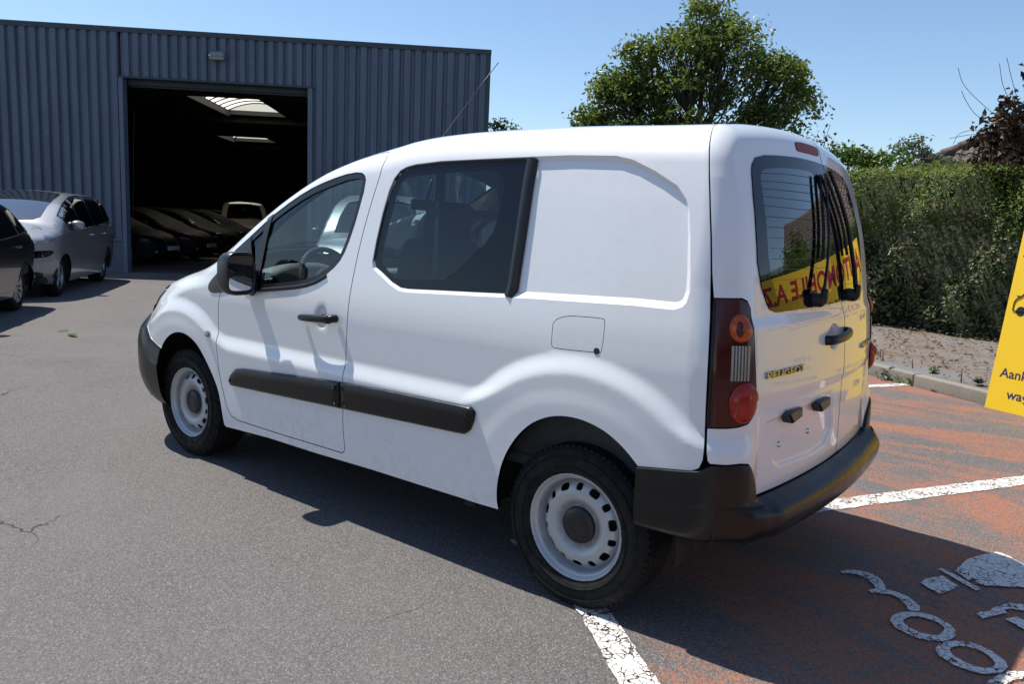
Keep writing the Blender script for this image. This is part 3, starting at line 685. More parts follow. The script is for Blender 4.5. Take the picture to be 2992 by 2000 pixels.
# ---- wheel, axis along y, outer side towards +y; origin at the hub, outer rim flange at y = 0
TYRE_R = .315
def wheel_meshes():
    t = Acc(); w = .205
    prof = [(.200, -.012), (.207, .004), (.222, .014), (.240, .0185), (.262, .019), (.283, .013), (.298, .004), (.306, -.006), (.3115, -.020), (.3135, -.034)]
    groove = []
    for g in (-.058, -.088, -.118, -.148):
        groove += [(.3147, g+.010), (.3147, g+.0045), (.307, g+.004), (.307, g-.004), (.3147, g-.0045), (.3147, g-.010)]
    inner = [(r_, -.198-y_) for r_, y_ in reversed(prof)]
    lathe(t, prof + groove + inner, 96)
    for k in range(72):                                             # shoulder blocks
        a = k/72*2*math.pi
        for yy, sgn in ((-.022, 1), (-.176, -1)):
            M4 = Matrix.Rotation(-a, 4, 'Y') @ Matrix.Translation((.3088, yy, 0))
            b_ = Acc(); bevel_box(b_, (0, 0, 0), (.010, .034, .0185), .0015, seg=1); b_.xform(M4); t.join(b_)
    for rr_, ww in ((.232, .0006), (.2755, .0009)):                 # raised sidewall rings
        lathe(t, [(rr_-.002, .0155), (rr_-.001, .0202), (rr_+.001, .0202), (rr_+.002, .0155)], 72)
    t_me = t.mesh('tyre', M['rubber']); t_me.set_sharp_from_angle(angle=R(35))
    r_ = Acc()
    lathe(r_, [(.2005, -.020), (.2050, -.008), (.2062, -.001), (.2045, .003), (.2005, .003), (.1970, -.001), (.1935, -.010), (.1895, -.014), (.1855, -.016),
               (.1825, -.024), (.1805, -.040), (.1790, -.060), (.1765, -.064), (.1730, -.064), (.1715, -.060)], 96)
    # stamped disc with oval vent holes
    def hgt(q):
        return pch(q, [.0, .07, .078, .086, .100, .122, .140, .158, .166, .1725], [-.034, -.034, -.038, -.036, -.026, -.018, -.021, -.034, -.046, -.058])
    holes = []
    for k in range(14):
        a = k*2*math.pi/14 + .1; big = k % 2; la, lb = ((.0215, .0128) if big else (.0140, .0128)); ca, sa = math.cos(a), math.sin(a); h = []
        for j in range(20):
            u = j*2*math.pi/20; e = .62; cx_ = la*math.copysign(abs(math.cos(u))**e, math.cos(u)); sx_ = lb*math.copysign(abs(math.sin(u))**e, math.sin(u))
            h.append((.1505*ca + sx_*ca - cx_*sa, .1505*sa + sx_*sa + cx_*ca))
        holes.append(np.array(h))
    circ = [(.1725*math.cos(u), .1725*math.sin(u)) for u in np.linspace(0, 2*math.pi, 96, endpoint=False)]
    pts = [(q*math.cos(u+q*9), q*math.sin(u+q*9)) for q in (.02, .045, .062, .070, .076, .082, .090, .100, .112, .124, .134, .141, .166) for u in np.linspace(0, 2*math.pi, max(6, int(q*600)), endpoint=False)]
    pts = np.array(pts); pts = pts[~inside(pts[:, 0], pts[:, 1], [circ]) == False]
    keep = ~inside(pts[:, 0], pts[:, 1], holes); pts = pts[keep]
    V, T_, _e = triangulate([np.array(circ)] + holes, pts)
    q = np.hypot(V[:, 0], V[:, 1]); P = np.stack([V[:, 0], hgt(q), V[:, 1]], 1)
    nr = (hgt(q+1e-3)-hgt(q-1e-3))/2e-3; N = np.stack([-nr*V[:, 0]/np.maximum(q, 1e-6), np.ones(len(q)), -nr*V[:, 1]/np.maximum(q, 1e-6)], 1)
    g = np.cross(P[T_[:, 1]]-P[T_[:, 0]], P[T_[:, 2]]-P[T_[:, 0]]); fl = g[:, 1] < 0; T_[fl] = T_[fl][:, ::-1]
    d_ = Acc(); d_.add(P, T_.tolist(), N)
    for h in holes:
        n = len(h); qq = np.hypot(h[:, 0], h[:, 1]); A3 = np.stack([h[:, 0], hgt(qq), h[:, 1]], 1); B3 = A3 - np.array([0, .006, 0]); c = h.mean(0)
        nn = np.stack([c[0]-h[:, 0], 0*qq, c[1]-h[:, 1]], 1)
        d_.add(np.vstack([A3, B3]), [(i, (i+1) % n, n+(i+1) % n, n+i) for i in range(n)], np.vstack([nn, nn]))
    rv = r_.mesh('tmp', M['rim']); rn = [v.normal[:] for v in rv.vertices]; r2 = Acc(); r2.add([v.co[:] for v in rv.vertices], [tuple(p.vertices) for p in rv.polygons], rn)
    bpy.data.meshes.remove(rv); r2.join(d_)
    r_me = r2.mesh('rim', M['rim'])
    c_ = Acc(); lathe(c_, [(.0005, -.018), (.040, -.0185), (.066, -.021), (.070, -.027), (.0725, -.036)], 48)
    lathe(c_, [(.030, -.0178), (.031, -.0165), (.034, -.0165), (.035, -.0180)], 40)
    c_me = c_.mesh('hub_cap', M['trim'])
    b_ = Acc(); lathe(b_, [(.02, -.085), (.168, -.085), (.172, -.10), (.172, -.17), (.02, -.17)], 40)
    b_me = b_.mesh('brake_drum', M['under'])
    return [('tyre', t_me), ('rim', r_me), ('hub_cap', c_me), ('brake_drum', b_me)]
WHEEL = wheel_meshes()
def add_wheel(parent, x, y, z, left=True, spin=0., meshes=None, scale=1.0, steer=0.):
    w = bpy.data.objects.new('wheel', None); COL.objects.link(w); w.parent = parent; w.location = (x, y, z)
    w.rotation_euler = (0, 0, (0 if left else math.pi)+steer); w.empty_display_size = .1; w.scale = (scale,)*3
    for n, me in (meshes or WHEEL):
        o = bpy.data.objects.new(n, me); COL.objects.link(o); o.parent = w; o.rotation_euler = (0, spin, 0)
    return w

# ---- outlines on the shell, (s, b): along the flank, up the flank
S_ = VAN; SC = S_.xr - S_.Lr - S_.yp
b90 = lambda x: float(S_.b90(np.array(float(x))))
GAP = [(-.448,.655),(-.464,.690),(-.466,.767),(-.463,.860),(-.460,.990),(-.457,1.158),(-.450,1.300),(-.440,1.422),(-.423,1.557),(-.406,1.678),(-.394,1.745),(-.384,1.800),(-.374,1.835),(-.40,1.862),(-.46,1.868),(-.72,1.870)]
ARCH_R = [(.339,.305),(.348,.351),(.345,.424),(.322,.516),(.272,.605),(.207,.677),(.134,.722),(.064,.744),(-.013,.750),(-.088,.739),(-.153,.716),(-.218,.675),(-.272,.625)]
_cs = lambda L: [tuple(q) for q in chaikin(L, 2, False)]
ARCH_F = [(2.296,.391),(2.314,.458),(2.359,.532),(2.427,.612),(2.498,.681),(2.556,.715),(2.633,.739),(2.707,.742),(2.785,.726),(2.849,.695),(2.898,.658),(2.928,.623)]
ARCH_R = _cs(ARCH_R); ARCH_F = _cs(ARCH_F)
FWIN = [(2.215,1.165),(2.230,1.200),(2.084,1.302),(1.998,1.364),(1.921,1.415),(1.826,1.468),(1.740,1.511),(1.655,1.547),(1.571,1.576),(1.491,1.601),(1.413,1.623),(1.349,1.634),(1.307,1.634),(1.282,1.623),(1.272,1.606),(1.272,1.552),(1.284,1.480),(1.299,1.405),(1.322,1.324),(1.343,1.270),(1.368,1.230),(1.403,1.196),(1.455,1.159),(1.518,1.127),(1.594,1.103),(1.682,1.086),(1.820,1.067),(1.966,1.048),(2.10,1.040),(2.19,1.055)]
DOOR = [(1.190,1.727),(1.184,1.700),(1.185,1.628),(1.211,1.508),(1.237,1.376),(1.255,1.253),(1.268,1.136),(1.276,1.028),(1.280,.930),(1.286,.805),(1.282,.720),(1.280,.620),(1.283,.482),(1.279,.419),(1.271,.372),(1.274,.345),(1.292,.333),(1.51,.331),(1.745,.328),(2.0,.328),(2.144,.329),(2.198,.340),(2.228,.365),(2.247,.400),(2.277,.488),(2.305,.573),(2.320,.690),(2.334,.840),(2.332,.925),(2.321,.977),(2.300,1.02),(2.300,1.10),(2.262,1.205),(2.225,1.243),(2.12,1.322),(1.945,1.440),(1.86,1.488),(1.75,1.547),(1.65,1.597),(1.56,1.640),(1.42,1.698),(1.30,1.735),(1.235,1.745),(1.205,1.743)]
SWIN = [(1.142,1.213),(1.151,1.238),(1.145,1.327),(1.129,1.462),(1.112,1.558),(1.094,1.613),(1.066,1.651),(1.028,1.670),(.974,1.681),(.825,1.695),(.630,1.701),(.450,1.703),(.342,1.705),(.332,1.700),(.333,1.603),(.331,1.474),(.331,1.325),(.330,1.191),(.333,1.154),(.350,1.151),(.522,1.143),(.711,1.133),(.915,1.123),(.966,1.126),(1.021,1.147),(1.089,1.183),(1.128,1.201)]
SGLASS = [(1.103,1.241),(1.098,1.329),(1.086,1.412),(1.071,1.516),(1.052,1.600),(1.013,1.626),(.895,1.640),(.697,1.653),(.541,1.655),(.491,1.646),(.471,1.620),(.464,1.548),(.469,1.470),(.485,1.396),(.524,1.347),(.594,1.287),(.648,1.236),(.712,1.193),(.872,1.176),(.994,1.176),(1.059,1.208)]
FLAP = chaikin([(.131,1.02),(.131,1.106),(-.075,1.116),(-.087,1.108),(-.087,1.0),(-.075,.994),(.11,.986),(.128,.99)], 2)
MOULD = [(2.199,.540),(2.176,.576),(2.127,.614),(2.060,.625),(1.930,.633),(1.614,.655),(1.281,.675),(.991,.688),(.723,.695),(.559,.699),(.487,.699),(.465,.682),(.471,.645),(.489,.605),(.516,.582),(.556,.579),(.809,.570),(1.283,.550),(1.736,.531),(2.119,.517),(2.180,.515)]
TAIL = [(-.470,1.217),(-.505,1.218),(-.554,1.219),(-.572,1.212),(-.586,1.190),(-.594,1.125),(-.600,1.023),(-.612,.919),(-.614,.856),(-.600,.828),(-.582,.812),(-.555,.803),(-.523,.800),(-.474,.799)]
WIN_L = [(-.733,1.716),(-.703,1.672),(-.671,1.573),(-.649,1.462),(-.640,1.343),(-.658,1.262),(-.694,1.203),(-.715,1.182),(-.764,1.170),(-1.064,1.173),(-1.436,1.178),(-1.436,1.743),(-1.104,1.745),(-.83,1.745),(-.765,1.738)]
WIN_R = [(-1.444,1.743),(-1.631,1.740),(-1.78,1.732),(-1.84,1.700),(-1.872,1.565),(-1.872,1.446),(-1.862,1.355),(-1.842,1.279),(-1.826,1.205),(-1.805,1.190),(-1.734,1.184),(-1.444,1.179)]
CLR_L = chaikin([(-.77,1.68),(-.83,1.70),(-1.22,1.706),(-1.285,1.69),(-1.30,1.65),(-1.30,1.235),(-1.25,1.21),(-.80,1.207),(-.75,1.24),(-.725,1.35),(-.735,1.44),(-.755,1.58)], 1)
CLR_R = chaikin([(-1.50,1.68),(-1.54,1.70),(-1.70,1.70),(-1.77,1.68),(-1.80,1.60),(-1.80,1.40),(-1.78,1.26),(-1.73,1.22),(-1.54,1.21),(-1.50,1.24)], 1)
mir_s = lambda L: [(2*SC - a, b) for a, b in L][::-1]
def rear_disp(P):
    x, y, z = P[..., 0], P[..., 1], P[..., 2]
    rear = sstep(-x, .40, .44)*sstep(.80 - np.abs(y), 0, .06)
    pl = [(.63,.778),(.618,.80),(.44,.813),(.09,.816),(0,.808),(-.036,.661),(.04,.603),(.177,.592),(.505,.606),(.556,.632),(.616,.722)]
    sd = np.full(y.shape, -1.); m = (np.abs(y) < .75) & (z < .9) & (z > .5)
    if m.any(): sd[m] = poly_sd(y[m], z[m], pl)
    d = -.017*sstep(sd, 0, .024)*rear
    e = 1 - np.hypot((y-.03)/.072, (z-1.046)/.055)
    d = d - .018*sstep(e, 0, .35)*rear
    # framed lower field and the step under the window
    d = d + .010*sstep(1.165 - z, 0, .05)*rear*(1 - .0*z) - .006*sstep(np.minimum(.885 - z, .70 - np.abs(y)), 0, .03)*rear
    return d
_vd = van_disp
S_.disp = lambda P: _vd(P) + rear_disp(P)

_pl = [(y - .0 + SC, z) for y, z in [(.63,.778),(.618,.80),(.44,.813),(.09,.816),(0,.808),(-.036,.661),(.04,.603),(.177,.592),(.505,.606),(.556,.632),(.616,.722)]]
def zb(x, z):                                                       # flank height to sheet coordinate
    P, d = S_.base(np.full(40, x), np.linspace(z-.02, z+.10, 40)); return float(np.interp(z, P[:, 2], np.linspace(z-.02, z+.10, 40)))
_rec = [(x, zb(x, z)) for x, z in resample(van_rec, .03)]
REC = resample(_rec, .016); RD = -.017                               # the recessed upper flank: outline and depth
_e = np.roll(REC, -1, 0)-np.roll(REC, 1, 0); _ar = np.sum(REC[:, 0]*np.roll(REC[:, 1], -1)-np.roll(REC[:, 0], -1)*REC[:, 1]); _n = np.stack([_e[:, 1], -_e[:, 0]], 1)*(1 if _ar > 0 else -1); _n /= np.linalg.norm(_n, axis=1, keepdims=True)
REC_W = .010 + .014*np.clip(-_n[:, 1], 0, 1) + .008*np.clip(-_n[:, 0], 0, 1)*np.clip(1-abs(_n[:, 1]), 0, 1)
for _ in range(6): REC_W = (np.roll(REC_W, 1)+2*REC_W+np.roll(REC_W, -1))/4
REC_IN = inset(REC, REC_W)
CUP_LINES = [[(1.463+.046*k*math.cos(t), .957+.060*k*math.sin(t)) for t in np.linspace(0, 2*math.pi, 40, endpoint=False)] for k in (1.0, .85, .70)]
_cup = [[(SC + .03 + .072*k*math.cos(t), 1.046 + .055*k*math.sin(t)) for t in np.linspace(0, 2*math.pi, 40, endpoint=False)] for k in (1.0, .8, .65)]
PLATE_LINES = [_pl, inset(resample(_pl, .02), .012), inset(resample(_pl, .02), .024)] + _cup
def van_body_half():
    A = Acc()
    up = [(-a*0 + a + .0025, b) for a, b in GAP[1:]]
    roof = []
    xs = list(np.linspace(S_.xr, S_.xf, 60))
    outer = [(-.437,.650),(-.454,.662)] + up + [(SC, 1.870), (SC, b90(S_.xr)), (S_.xr-1e-4, b90(S_.xr)), (S_.xr, b90(S_.xr)+S_.yp)]
    outer += [(x, b90(x)+S_.yp) for x in np.linspace(S_.xr, 1.44, 30)[1:]]
    outer += [(1.50, b90(1.50)+.30), (1.575, b90(1.575)+.075), (1.62, b90(1.62)+.045), (1.9, b90(1.9)+.005), (2.2, b90(2.2)-.03), (2.44, b90(2.44)-.045), (2.50, b90(2.50)-.03), (2.56, b90(2.56)+.2), (2.60, b90(2.60)+S_.yp)]
    outer += [(x, b90(x)+S_.yp) for x in np.linspace(2.60, S_.xf, 16)[1:]]
    sfc = S_.xf + S_.Lf + S_.yp
    outer += [(S_.xf+1e-4, b90(S_.xf)), (sfc, b90(S_.xf)), (sfc, .86), (S_.xf+S_.Lf+.1, .84), (S_.xf+S_.Lf, .80), (3.37,.775), (3.2,.725), (3.05,.662)]
    outer += ARCH_F[::-1] + [(2.285,.33),(2.278,.277),(2.262,.267),(1.875,.284),(1.516,.286),(1.091,.296),(.721,.299),(.436,.302)] + ARCH_R + [(-.333,.634)]
    head = [(2.93,.975),(3.05,.965),(3.45,.93),(3.62,.90),(3.64,.86),(3.45,.83),(3.30,.80),(3.18,.83),(3.05,.885),(2.96,.94)]
    holes = [inset(DOOR, -.0045), REC, inset(FLAP, -.0025), head]
    patch(A, S_, outer, holes, h=.034, lip=0, bh=.012, fine=((-.47, .25), (3.25, 1.76), .0135))
    for L in [outer] + [holes[0], holes[2], holes[3]]:              # folded edges
        L = resample(L, .012); n = len(L); Pb, Nb = S_.full(L[:, 0], L[:, 1]); e = np.roll(Pb, -1, 0)-np.roll(Pb, 1, 0); o_ = np.cross(e, Nb); o_ /= np.maximum(np.linalg.norm(o_, axis=1, keepdims=True), 1e-9)
        A.add(np.vstack([Pb, Pb-Nb*.018]), [(i, (i+1) % n, n+(i+1) % n, n+i) for i in range(n)], np.vstack([o_*.8+Nb*.6, o_]))
    W_ = Acc(); rings = []
    for t, dz in ((-.04, 0.), (.0, -.0002), (.14, -.0030), (.50, .5*RD), (.86, RD+.0030), (1.0, RD+.0002), (1.04, RD)):
        q = inset(REC, REC_W*t); rings.append(S_.surf(q[:, 0], q[:, 1], dz))
    G = np.stack(rings, 1); G = np.concatenate([G, G[:1]]); grid(W_, G); me = W_.mesh('tmp', M['white']); v_ = np.concatenate(W_.v); nn = np.array([v.normal[:] for v in me.vertices]); bpy.data.meshes.remove(me)
    ctr = np.stack([np.zeros(len(v_)), np.ones(len(v_)), np.zeros(len(v_))], 1); sgn_ = np.sign((nn*ctr).sum(1)).mean(); nn = nn*(1 if sgn_ > 0 else -1)
    A.add(v_, W_.f if sgn_ > 0 else [tuple(reversed(q)) for q in W_.f], nn)
    patch(A, S_, REC_IN, [inset(SWIN, -.002)], h=.03, lip=.014, off=RD, bh=.014)
    return A, head

def build_van(detail=True):
    root = empty('panel_van', (0, 0, 0), 0, 'white panel van with black side mouldings and bare steel wheels, largest vehicle in front', 'van')
    A, HEAD = van_body_half(); B = A.mirror(); A.join(B)
    body = A.obj('body', M['white'], root)
    # linings inside the sheet metal
    L_ = Acc()
    inn = [(2.2,.42),(2.2,1.0),(1.95,1.40),(1.62, b90(1.62)-.02),(1.45,b90(1.45)+S_.yp),(S_.xr,b90(S_.xr)+S_.yp),(S_.xr,b90(S_.xr)),(-.36,1.75),(-.36,.70),(-.25,.75),(-.05,.80),(.1,.79),(.3,.70),(.42,.45),(.45,.42)]
    patch(L_, S_, inn, [inset(FWIN, -.012), inset(SWIN, -.012)], h=.07, lip=0, off=-.045, bh=.05)
    B = L_.mirror(); L_.join(B); L_.obj('interior_lining', M['interior'], root)
    for sgn in (1, -1):
        lm = (lambda A_: A_) if sgn > 0 else (lambda A_: A_.mirror())
        A = Acc(); patch(A, S_, DOOR, [inset(FWIN, -.001)], h=.013, lip=.02, bh=.011, creases=CUP_LINES)
        dr = lm(A).obj('front_door', M['white'], root)
        A = Acc(); inn_ = inset(FWIN, .024)
        patch(A, S_, FWIN, [inn_], h=.03, lip=.02, off=-.003, bh=.016); 
        patch(A, S_, [(1.940,1.412),(1.985,1.385),(2.035,1.06),(1.985,1.06)], h=.03, lip=.012, off=.000, bh=.02)
        patch(A, S_, [(2.235,1.195),(2.10,1.285),(2.055,1.20),(2.07,1.045),(2.19,1.05)], h=.03, lip=.012, off=.001, bh=.02)
        ribbon(A, S_, [(1.45,1.155),(1.518,1.121),(1.594,1.097),(1.682,1.080),(1.820,1.061),(1.966,1.042),(2.10,1.034)], .022, off=.0, closed=False, lift=.007)
        lm(A).obj('window_seal', M['trim'], dr)
        A = Acc(); patch(A, S_, inset(FWIN, .018), h=.05, lip=0, off=-.009, bh=.03); lm(A).obj('window_glass', M['glass'], dr)
        A = Acc(); door_handle(A); lm(A).obj('door_handle', M['plastic'], dr)
        A = Acc(); patch(A, S_, FLAP, h=.02, lip=.012, bh=.008)
        for (u, v, rr_) in ((-.066, .998, .012),):
            c_ = [(u+rr_*math.cos(t), v+rr_*math.sin(t)) for t in np.linspace(0, 2*math.pi, 14, endpoint=False)]
            patch(A, S_, c_, h=.01, lip=.003, off=.0015, bh=.006, mi=1)
        if sgn > 0: lm(A).obj('fuel_flap', [M['white'], M['trim']], root)
        else:
            A = Acc(); patch(A, S_, inset(FLAP, -.0025), h=.03, lip=0); lm(A).obj('side_panel', M['white'], root)
        # side window: black edged pane, seal, rear strip
        A = Acc(); patch(A, S_, inset(SWIN, -.001), [SGLASS], h=.03, lip=.004, off=.007+RD, bh=.014)
        wn_ = lm(A).obj('side_window', M['frit'], root)
        A = Acc(); patch(A, S_, SGLASS, h=.05, lip=0, off=.007+RD, bh=.014); lm(A).obj('window_glass', M['dglass'], wn_)
        A = Acc(); ribbon(A, S_, [(1.151,1.238),(1.145,1.327),(1.129,1.462),(1.112,1.558),(1.094,1.613),(1.066,1.651),(1.028,1.670),(.974,1.681),(.825,1.695),(.630,1.701),(.450,1.703),(.345,1.704)], .017, off=.005+RD, closed=False, lift=.010)
        ribbon(A, S_, [(.348,1.702),(.349,1.603),(.347,1.474),(.347,1.325),(.349,1.191),(.358,1.152)], .054, off=.004+RD, closed=False, lift=.020)
        lm(A).obj('window_strip', M['trim'], wn_)
        # side moulding in two lengths
        for poly in ([p for p in MOULD if p[0] > 1.283] + [], None):
            A = Acc()
            if poly is not None:
                fr = [(2.199,.540),(2.176,.576),(2.127,.614),(2.060,.625),(1.930,.633),(1.614,.655),(1.2865,.675),(1.2865,.550),(1.736,.531),(2.119,.517),(2.180,.515)]
            else:
                fr = [(1.2785,.675),(.991,.688),(.723,.695),(.559,.699),(.487,.699),(.465,.682),(.471,.645),(.489,.605),(.516,.582),(.556,.579),(.809,.570),(1.2785,.5505)]
            moulding(A, fr); lm(A).obj('side_moulding', M['plastic'], dr if poly is not None else root)
        # mirror triangle, side repeater, wheel arch lining
        A = Acc(); patch(A, S_, chaikin([(2.361,1.076),(2.414,1.038),(2.437,1.012),(2.432,.992),(2.402,.988),(2.312,1.000),(2.20,1.02),(2.26,1.10),(2.31,1.12)], 2), h=.03, lip=.01, off=.003); lm(A).obj('mirror_base', M['trim'], root)
        A = Acc(); P, N = S_.full(np.array([2.407]), np.array([.765])); 
        for rr_, hh in ((.017, .004), (.010, .010)):
            c_ = [(2.407+1.35*rr_*math.cos(t), .765+rr_*math.sin(t)) for t in np.linspace(0, 2*math.pi, 20, endpoint=False)]
            patch(A, S_, c_, h=.008, lip=.01, off=hh, bh=.006)
        lm(A).obj('side_repeater', M['lens_clear'], root)
        for cx_ in (RC[0], FC[0]):
            A = Acc(); r0 = .425; a = np.linspace(R(-3), R(184), 30)
            G = [[(cx_ + .98*r0*math.cos(t), yy, .315 + 1.015*r0*math.sin(t)) for t in a] for yy in (.862, .80, .70, .60)]
            grid(A, G); G = [[(cx_ + k*.98*r0*math.cos(t), .60, .315 + k*1.015*r0*math.sin(t)) for t in a] for k in (1, .01)]; grid(A, G)
            lm(A).obj('wheel_arch_lining', M['under'], root)
        # side mirror
        mirror(root, sgn)
        # headlight
        A = Acc(); patch(A, S_, HEAD, h=.03, lip=.03, off=-.004); hl = lm(A).obj('headlight', M['headlight'], root)
        A = Acc(); patch(A, S_, inset(HEAD, -.004), h=.04, lip=0, off=-.05)
        P = S_.surf(np.array([3.36, 3.52]), np.array([.875, .88]), -.10)
        for p in P: lathe(A, [(.001, -.02), (.02, -.012), (.035, .015), (.04, .03)], 20, axis='x', cy=p, mi=1)
        lm(A).obj('reflector', [M['lens_clear'], M['chrome']], hl)
    # rear doors
    top = 1.864
    edgeL = [(a-.0035, b) for a, b in GAP if 1.222 < b < 1.85]
    lowL = [(-.470,.793),(-.470,.72),(-.474,.690),(-.480,.681),(-.522,.679),(-.562,.682),(-.586,.678),(-.606,.655),(-.639,.597),(-.648,.545),(-.83,.543),(-1.04,.543),(-1.30,.543),(-1.4365,.545)]
    tailL = [(-.463,1.223),(-.505,1.224),(-.556,1.225),(-.577,1.216),(-.592,1.191),(-.600,1.125),(-.606,1.023),(-.618,.919),(-.620,.856),(-.605,.825),(-.586,.807),(-.556,.797),(-.523,.794)]
    outL = [(-.72,top),(-.46,top-.002),(-.405,1.855)] + edgeL[::-1] + tailL + lowL + [(-1.4365, top)]
    lowR = [q for q in mir_s(lowL) if q[0] < -1.45]
    outR = [(-1.4435, top), (-1.4435, .545)] + lowR[0:] + mir_s(tailL) + mir_s(edgeL[::-1]) + [(2*SC+.405,1.855),(2*SC+.46,top-.002),(2*SC+.72,top)]
    # order the right outline consistently
    for nm, out, win, clr, br in (('L', outL, WIN_L, CLR_L, 1), ('R', outR, WIN_R, CLR_R, -1)):
        A = Acc(); patch(A, S_, out, [inset(win, .006)], h=.015, lip=.02, bh=.011, creases=PLATE_LINES)
        d_ = A.obj('rear_door', M['white'], root)
        A = Acc(); patch(A, S_, win, [clr], h=.03, lip=.006, off=.004, bh=.016); rw = A.obj('rear_window', M['frit'], d_)
        A = Acc(); patch(A, S_, clr, h=.05, lip=0, off=.004, bh=.016); A.obj('window_glass', M['rglass'], rw)
        A = Acc()
        s0, s1 = (-.75, -1.295) if br > 0 else (-1.505, -1.79)
        for bb in np.arange(1.245, 1.69, .036):
            ribbon(A, S_, [(s0, bb), (s1, bb)], .0016, off=.0055, closed=False, lift=.0005, h=.05, round_=1)
        A.obj('heating_wire', M['trim'], rw)
    # brake light, badge lettering, handle, plate lamps, screws, wipers sit on the rear doors
    doors = [o for o in root.children if o.name.startswith('rear_door')]
    dl, drr = doors[0], doors[1]
    A = Acc(); patch(A, S_, chaikin([(-1.150,1.768),(-1.150,1.786),(-1.175,1.790),(-1.395,1.790),(-1.415,1.786),(-1.415,1.770),(-1.395,1.765),(-1.17,1.765)], 1), h=.02, lip=.012, off=.004)
    A.obj('brake_light', M['brake_red'], dl)
    badge(dl, 'PEUGEOT', -.667, .951, .285, .023); badge(drr, 'PARTNER', -1.75, .955, .26, .021)
    A = Acc(); P0 = S_.surf(np.array([-1.185, -1.44]), np.array([1.040, 1.056]), .0)
    hb = [P0[0]+np.array([.004, 0, 0]), P0[0]+np.array([-.030, -.012, .002]), (P0[0]+P0[1])/2+np.array([-.040, 0, .002]), P0[1]+np.array([-.030, .012, .002]), P0[1]+np.array([.004, 0, 0])]
    tube(A, chaikin(hb, 2, False), .019, 12, flat=.62); A.obj('door_handle', M['plastic'], dl)
    for c_ in ((-.888, .790), (-1.170, .790)):
        A = Acc(); P = S_.surf(np.array([c_[0]]), np.array([c_[1]]), .010)[0]
        q = np.array([(-.072, .018), (-.05, .026), (.07, .024), (.076, -.012), (-.02, -.024)])
        loft(A, [[(P[0]+.02, P[1]-u, P[2]+v) for u, v in q], [(P[0]-.020, P[1]-u*.98, P[2]+v*.98) for u, v in q], [(P[0]-.026, P[1]-u*.86-.004, P[2]+v*.8) for u, v in q]])
        A.obj('number_plate_lamp', M['plastic'], dl, auto=30)
    for c_ in ((-.835, .690), (-1.099, .695)):
        A = Acc(); P = S_.surf(np.array([c_[0]]), np.array([c_[1]]), .0)[0]; lathe(A, [(.001, -.010), (.006, -.009), (.011, -.004), (.012, .004)], 14, axis='x', cy=P); A.obj('screw', M['chrome'], dl)
    wl = [(-1.106,1.232),(-1.171,1.338),(-1.223,1.449),(-1.251,1.525),(-1.323,1.688)]
    wr = [(-1.540,1.232),(-1.535,1.300),(-1.515,1.374),(-1.507,1.454),(-1.490,1.526),(-1.455,1.610),(-1.405,1.700)]
    for dd, w_, piv in ((dl, wl, (-1.09, 1.20)), (drr, wr, (-1.545, 1.20))):
        A = Acc(); L = chaikin(np.array(w_), 2, False); P, N = S_.full(L[:, 0], L[:, 1], .034)
        tube(A, P, np.linspace(.0105, .007, len(P)), 8, flat=.6)
        k = len(P)//3; P2, N2 = S_.full(L[k:, 0], L[k:, 1], .014); tube(A, P2, .006, 6)
        c_ = S_.surf(np.array([piv[0]]), np.array([piv[1]]), .0)[0]
        lathe(A, [(.001, -.044), (.019, -.042), (.026, -.032), (.028, .0)], 18, axis='x', cy=c_)
        bevel_box(A, tuple((c_ + P[0])/2 + np.array([-.022, 0, 0])), (.026, .038, .060), .012)
        A.obj('wiper', M['plastic'], dd)
    # tail lights
    for sgn in (1, -1):
        fix = (lambda L: L) if sgn > 0 else mir_s
        A = Acc(); patch(A, S_, fix(TAIL), h=.016, lip=.025, off=.004, bh=.008); tl = A.obj('tail_light', M['lens_red'], root)
        for nm, cc, ra, rb, hh, mt in (('bulb_lens', (-.548,1.127), .037, .047, .020, 'lens_amber'), ('bulb_lens', (-.566,.882), .046, .070, .028, 'lens_bulb'), ('lens_core', (-.540,1.126), .017, .033, .026, 'lens_red'), ('lens_core', (-.588,.905), .016, .030, .034, 'lens_amber')):
            A = Acc()
            for k in range(4):
                f_ = math.cos(k*.4); o_ = .004 + hh*math.sin(k*.4)
            rings = []
            for k in np.linspace(0, math.pi/2*.97, 7):
                t = np.linspace(0, 2*math.pi, 28, endpoint=False); L = np.array(fix([(cc[0]+ra*math.cos(k)*math.cos(u), cc[1]+rb*math.cos(k)*math.sin(u)) for u in t]))
                rings.append(S_.surf(L[:, 0], L[:, 1], .0035 + hh*math.sin(k)))
            loft(A, rings, cap=False); 
            A.add(rings[-1], [tuple(range(28))])
            A.obj(nm, M[mt], tl)
        A = Acc()
        for k in range(6):
            a0 = -.524 - k*.0098; L = fix([(a0, 1.070), (a0-.0002, .955)]); ribbon(A, S_, L, .0092, off=.004, closed=False, lift=.006)
        A.obj('reversing_lens', M['lens_clear'], tl)
        A = Acc(); patch(A, S_, fix(inset(TAIL, -.0055)), h=.03, lip=.03, off=-.012); A.obj('lamp_seal', M['trim'], tl)
    bumpers(root)
    # windscreen
    A = Acc(); xs = np.linspace(1.43, 2.615, 14); G = []
    ws = [(1.40, b90(1.40)+S_.yp), (1.48, b90(1.48)+.30), (1.56, b90(1.56)+.065), (1.61, b90(1.61)+.035), (1.9, b90(1.9)-.006), (2.2, b90(2.2)-.042), (2.46, b90(2.46)-.06), (2.53, b90(2.53)-.03), (2.59, b90(2.59)+.2), (2.63, b90(2.63)+S_.yp)] + [(x, b90(x)+S_.yp) for x in np.linspace(2.63, 1.40, 14)[1:-1]]
    patch(A, S_, ws, h=.06, lip=0, off=-.006, bh=.03); B = A.mirror(); A.join(B); A.obj('windscreen', M['glass'], root)
